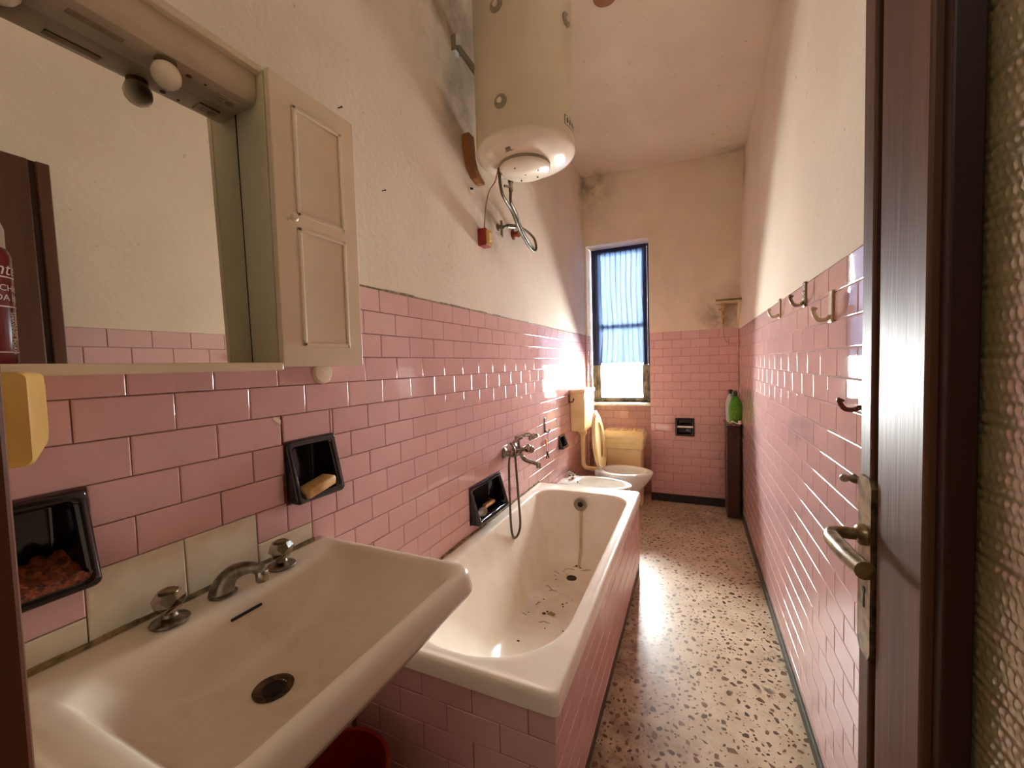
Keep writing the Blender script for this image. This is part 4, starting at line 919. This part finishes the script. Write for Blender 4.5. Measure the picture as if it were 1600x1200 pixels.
# cream box cistern under the window
cb = thing('low_cistern', (.37, 3.79, .0), 'broad cream yellow plastic cistern with ridged lid under the window', 'cistern')
g = G()
rg = []
for (z, hx_, hy_) in ((0.0, .15, .075), (.40, .155, .08), (.50, .160, .085), (.505, .172, .095), (.60, .178, .10)):
    rg.append(R3(rrect(.378, 3.76, hx_, hy_, .02, 24), z))
g.rings(rg); shade_auto(g.obj('tank', m_cream, cb))
g = G(); rg = [R3(rrect(.378, 3.76, a, b, .02, 24), z) for a, b, z in ((.186, .108, .598), (.188, .110, .604), (.188, .110, .622), (.178, .100, .650), (.165, .090, .664))]; g.rings(rg); ld = shade_auto(g.obj('lid', m_cream, cb), 35)
g = G()
for i in range(8): g.box(.235 + i * .038, .255 + i * .038, 3.69, 3.83, .655, .669, .004)
g.obj('lid_ridges', m_cream, cb)
g = G(); g.box(.27, .46, 3.655, 3.664, .555, .561, .002); g.obj('front_ridge', m_cream, cb)
# supply pipe stub behind the bidet
# ------------------------------------------------------------ slim dark cabinet and bottles
sc_ = thing('slim_cabinet', (1.236, 3.70, 0), 'slim dark brown wooden cabinet in the back right corner', 'cabinet')
g = G(); g.box(1.192, 1.282, 3.605, 3.875, .012, .752, .004); g.obj('carcass', m_cabdark, sc_)
g = G(); g.box(1.196, 1.279, 3.597, 3.606, .03, .745, .003); dd = g.obj('door', m_cabdark, sc_)
g = G(); g.lathe([(.004, 0), (.007, -.008), (.005, -.012)], (1.25, 3.597, .66), 'y', 10); g.obj('knob', m_iron, dd)
g = G(); g.box(1.182, 1.286, 3.592, 3.88, .752, .764, .003); g.obj('worn_top', m_worn, sc_)
g = G(); g.box(1.1885, 1.1925, 3.600, 3.612, .02, .75, .001); g.obj('worn_edge', m_worn, sc_)
bt = thing('detergent_bottle', (1.255, 3.66, .764), 'oval green plastic bottle with dark green cap on the slim cabinet', 'bottle')
def obottle(cx, cy, w, d, z0, H, m, parent):
    rg = []
    for t, s in ((0, .72), (.03, .8), (.2, .93), (.45, 1), (.65, .95), (.8, .78), (.9, .52), (.95, .36), (1, .34)):
        rg.append([(cx + w * s * cos(2 * pi * k / 28), cy + d * (s * .6 + .4 * (s > .4)) * sin(2 * pi * k / 28), z0 + H * t) for k in range(28)])
    g = G(); g.rings(rg); return shade_auto(g.obj('body', m, parent), 60)
obottle(1.256, 3.66, .049, .024, .764, .225, m_green, bt)
g = G(); g.lathe([(.020, .0), (.021, .012), (.018, .038), (.013, .042)], (1.250, 3.66, .982), 'z', 20); shade_auto(g.obj('cap', m_dgreen, bt))
g = G(); rg = [[(1.257 + a * .8 * cos(2 * pi * k / 20), 3.66 - .0265 - .0, .87 + b * sin(2 * pi * k / 20)) for k in range(20)] for a, b in ((.022, .025), (.020, .023))]
for i, (dx, dz, r) in enumerate(((-.012, .02, .004), (.008, .022, .004), (-.002, -.01, .005), (-.01, -.06, .006), (.012, -.062, .005))):
    g.ball((1.257 + dx, 3.636, .87 + dz), r, 8, (1, .25, 1))
g.obj('label_print', m_lime, bt)
b2 = thing('shampoo_bottle', (1.228, 3.74, .764), 'pale blue and white bottle half hidden behind the green bottle', 'bottle')
obottle(1.226, 3.735, .036, .022, .764, .235, m_bluew, b2)
g = G(); g.lathe([(.017, .0), (.017, .03), (.012, .034)], (1.226, 3.735, .995), 'z', 18); shade_auto(g.obj('cap', m_dgreen, b2))
rz = thing('razor', (1.262, 3.615, .764), 'white disposable razor lying at the front of the slim cabinet top', 'razor')
g = G(); g.tube([(1.232, 3.615, .782), (1.262, 3.60, .770), (1.272, 3.598, .769)], [.004, .004, .003], 8); g.obj('handle', m_white, rz)
g = G(); g.ball((1.230, 3.616, .782), .010, 10, (1, 1, .8)); g.obj('head', m_white, rz)
g = G(); g.lathe([(.010, 0), (.012, .004), (.012, .024), (.008, .028)], (1.281, 3.604, .7645), 'z', 14); o = shade_auto(g.obj('small_jar', m_pinkw)); tag(o, 'tiny pale pink cap at the right front corner of the slim cabinet top', 'cap')
g = G(); g.box(1.205, 1.228, 3.605, 3.63, .7645, .777, .004); o = g.obj('soap_piece', m_soap); tag(o, 'small cream soap remnant at the left front of the slim cabinet top', 'soap')
# ------------------------------------------------------------ corner shelf
cf = thing('corner_shelf', (1.24, 3.82, 1.53), 'small cream wall shelf with olive front edge in the back right corner', 'shelf')
g = G(); g.box(1.125, 1.315, 3.745, YB - .001, 1.742, 1.752, .002); g.obj('board', m_shelf, cf)
g = G(); g.box(1.122, 1.345, 3.738, 3.752, 1.750, 1.765, .002); g.obj('front_edge', m_olive, cf)
for x in (1.186, 1.297):
    g = G(); poly = [(YB - .001, 1.742), (3.80, 1.742), (3.805, 1.725), (3.845, 1.69), (3.872, 1.62), (3.878, 1.545), (YB - .001, 1.545)]
    g.prism(poly, 'x', x - .008, x + .008); g.obj('bracket', m_rust if x < 1.25 else m_shelf, cf)
g = G(); g.tube([(1.150, 3.86, 1.695), (1.186, 3.858, 1.70)], .006, 8); g.obj('rusty_bolt', m_rust, cf)
g = G(); g.tube(spline([(1.188, YB - .004, 1.545), (1.190, YB - .005, 1.48), (1.200, YB - .005, 1.44), (1.225, YB - .005, 1.412), (1.262, YB - .005, 1.405), (1.298, YB - .005, 1.42)], 6), .0016, 6); o = g.obj('thin_wire', m_wire); tag(o, 'thin curved brown wire under the corner shelf on the back wall tiles', 'wire')

# ------------------------------------------------------------ open door leaf
LX = 1.148; LY0 = .10; LY1 = .652; LZ0 = .01; LZ1 = 2.072
dr_ = empty('door_1', (LX + .022, LY0, 0)); struct(dr_)
g = G(); g.box(LX, LX + .045, .495, .600, LZ0, LZ1, .003); g.obj('lock_stile', m_door, dr_)
g = G(); g.box(LX + .010, LX + .045, .600, .618, LZ0, LZ1); g.obj('edge_groove', m_door_shade, dr_)
g = G(); g.box(LX, LX + .045, .618, LY1, LZ0, LZ1, .003); g.obj('edge_bead', m_door, dr_)
g = G(); g.box(LX, LX + .045, LY0, LY0 + .10, LZ0, LZ1, .003); g.obj('hinge_stile', m_door, dr_)
g = G(); g.box(LX + .001, LX + .044, LY0 + .10, .4955, 1.90, LZ1 - .001, .003); g.obj('top_rail', m_door, dr_)
g = G(); g.box(LX + .001, LX + .044, LY0 + .10, .4955, LZ0, .50, .003); g.obj('bottom_rail', m_door, dr_)
g = G()
g.box(LX + .008, LX + .030, .480, .4955, .50, 1.90, .002); g.box(LX + .008, LX + .030, .20, .215, .50, 1.90, .002); g.box(LX + .008, LX + .030, .215, .48, 1.885, 1.90, .002); g.box(LX + .008, LX + .030, .215, .48, .50, .515, .002)
g.obj('glazing_bead', m_door_shade, dr_)
# pressed pattern glass: rows of small rounded lumps
ny, nz, st_ = 100, 466, .003
v = []; f = []
for j in range(nz + 1):
    for i in range(ny + 1):
        y = .200 + i * st_ * .955; z = .505 + j * st_
        row = z / .0095; sh = .5 * (int(math.floor(row)) % 2)
        a = abs(sin(pi * row)) ** .6 * abs(sin(pi * (y / .0085 + sh))) ** .6
        v.append((LX + .033 -   .0022 * a, y, z))
for j in range(nz):
    for i in range(ny):
        a = j * (ny + 1) + i; f.append((a, a + 1, a + ny + 2, a + ny + 1))
nb = len(v)
v += [(LX + .037, .20, .505), (LX + .037, .4865, .505), (LX + .037, .4865, .505 + nz * st_), (LX + .037, .20, .505 + nz * st_)]; f.append((nb, nb + 3, nb + 2, nb + 1))
add('glass_pane', v, f, m_pglass, dr_, True)
# handle plate and lever
g = G()
poly = [(.604, .915), (.610, .905), (.638, .905), (.644, .915), (.644, 1.118), (.638, 1.128), (.610, 1.128), (.604, 1.118)]
g.prism(poly, 'x', LX - .004, LX + .003); hp = g.obj('handle_plate', m_brass, dr_)
g = G(); g.box(LX - .0045, LX - .0035, .621, .625, .965, .985); g.lathe([(.004, -.0005), (.004, .0005)], (LX - .0042, .623, .987), 'x', 12); g.obj('keyhole', m_dark, hp)
g = G(); g.lathe([(.013, 0), (.013, -.006), (.009, -.010)], (LX - .003, .623, 1.056), 'x', 18); g.tube(spline([(LX - .005, .623, 1.056), (LX - .026, .623, 1.056), (LX - .036, .618, 1.056), (LX - .041, .602, 1.055), (LX - .041, .57, 1.056), (LX - .040, .54, 1.057), (LX - .037, .512, 1.058)], 6), [.0075] * 12 + [.0085] * 6 + [.0095] * 19, 14)
shade_auto(g.obj('lever', m_brass, hp), 60)
# door frame
g = G(); g.box(.498, .522, YF - .155, YF + .006, 0, 2.12, .003); g.box(.45, .50, YF, YF + .012, 0, 2.17, .003); g.box(1.205, 1.226, YF - .155, YF + .004, 0, 2.12, .003); g.box(.522, 1.205, YF - .155, YF + .006, 2.094, 2.12, .003); g.box(.45, 1.226, YF, YF + .012, 2.12, 2.17, .003)
struct(g.obj('trim_1', m_frame))
print('objects', len(bpy.data.objects))
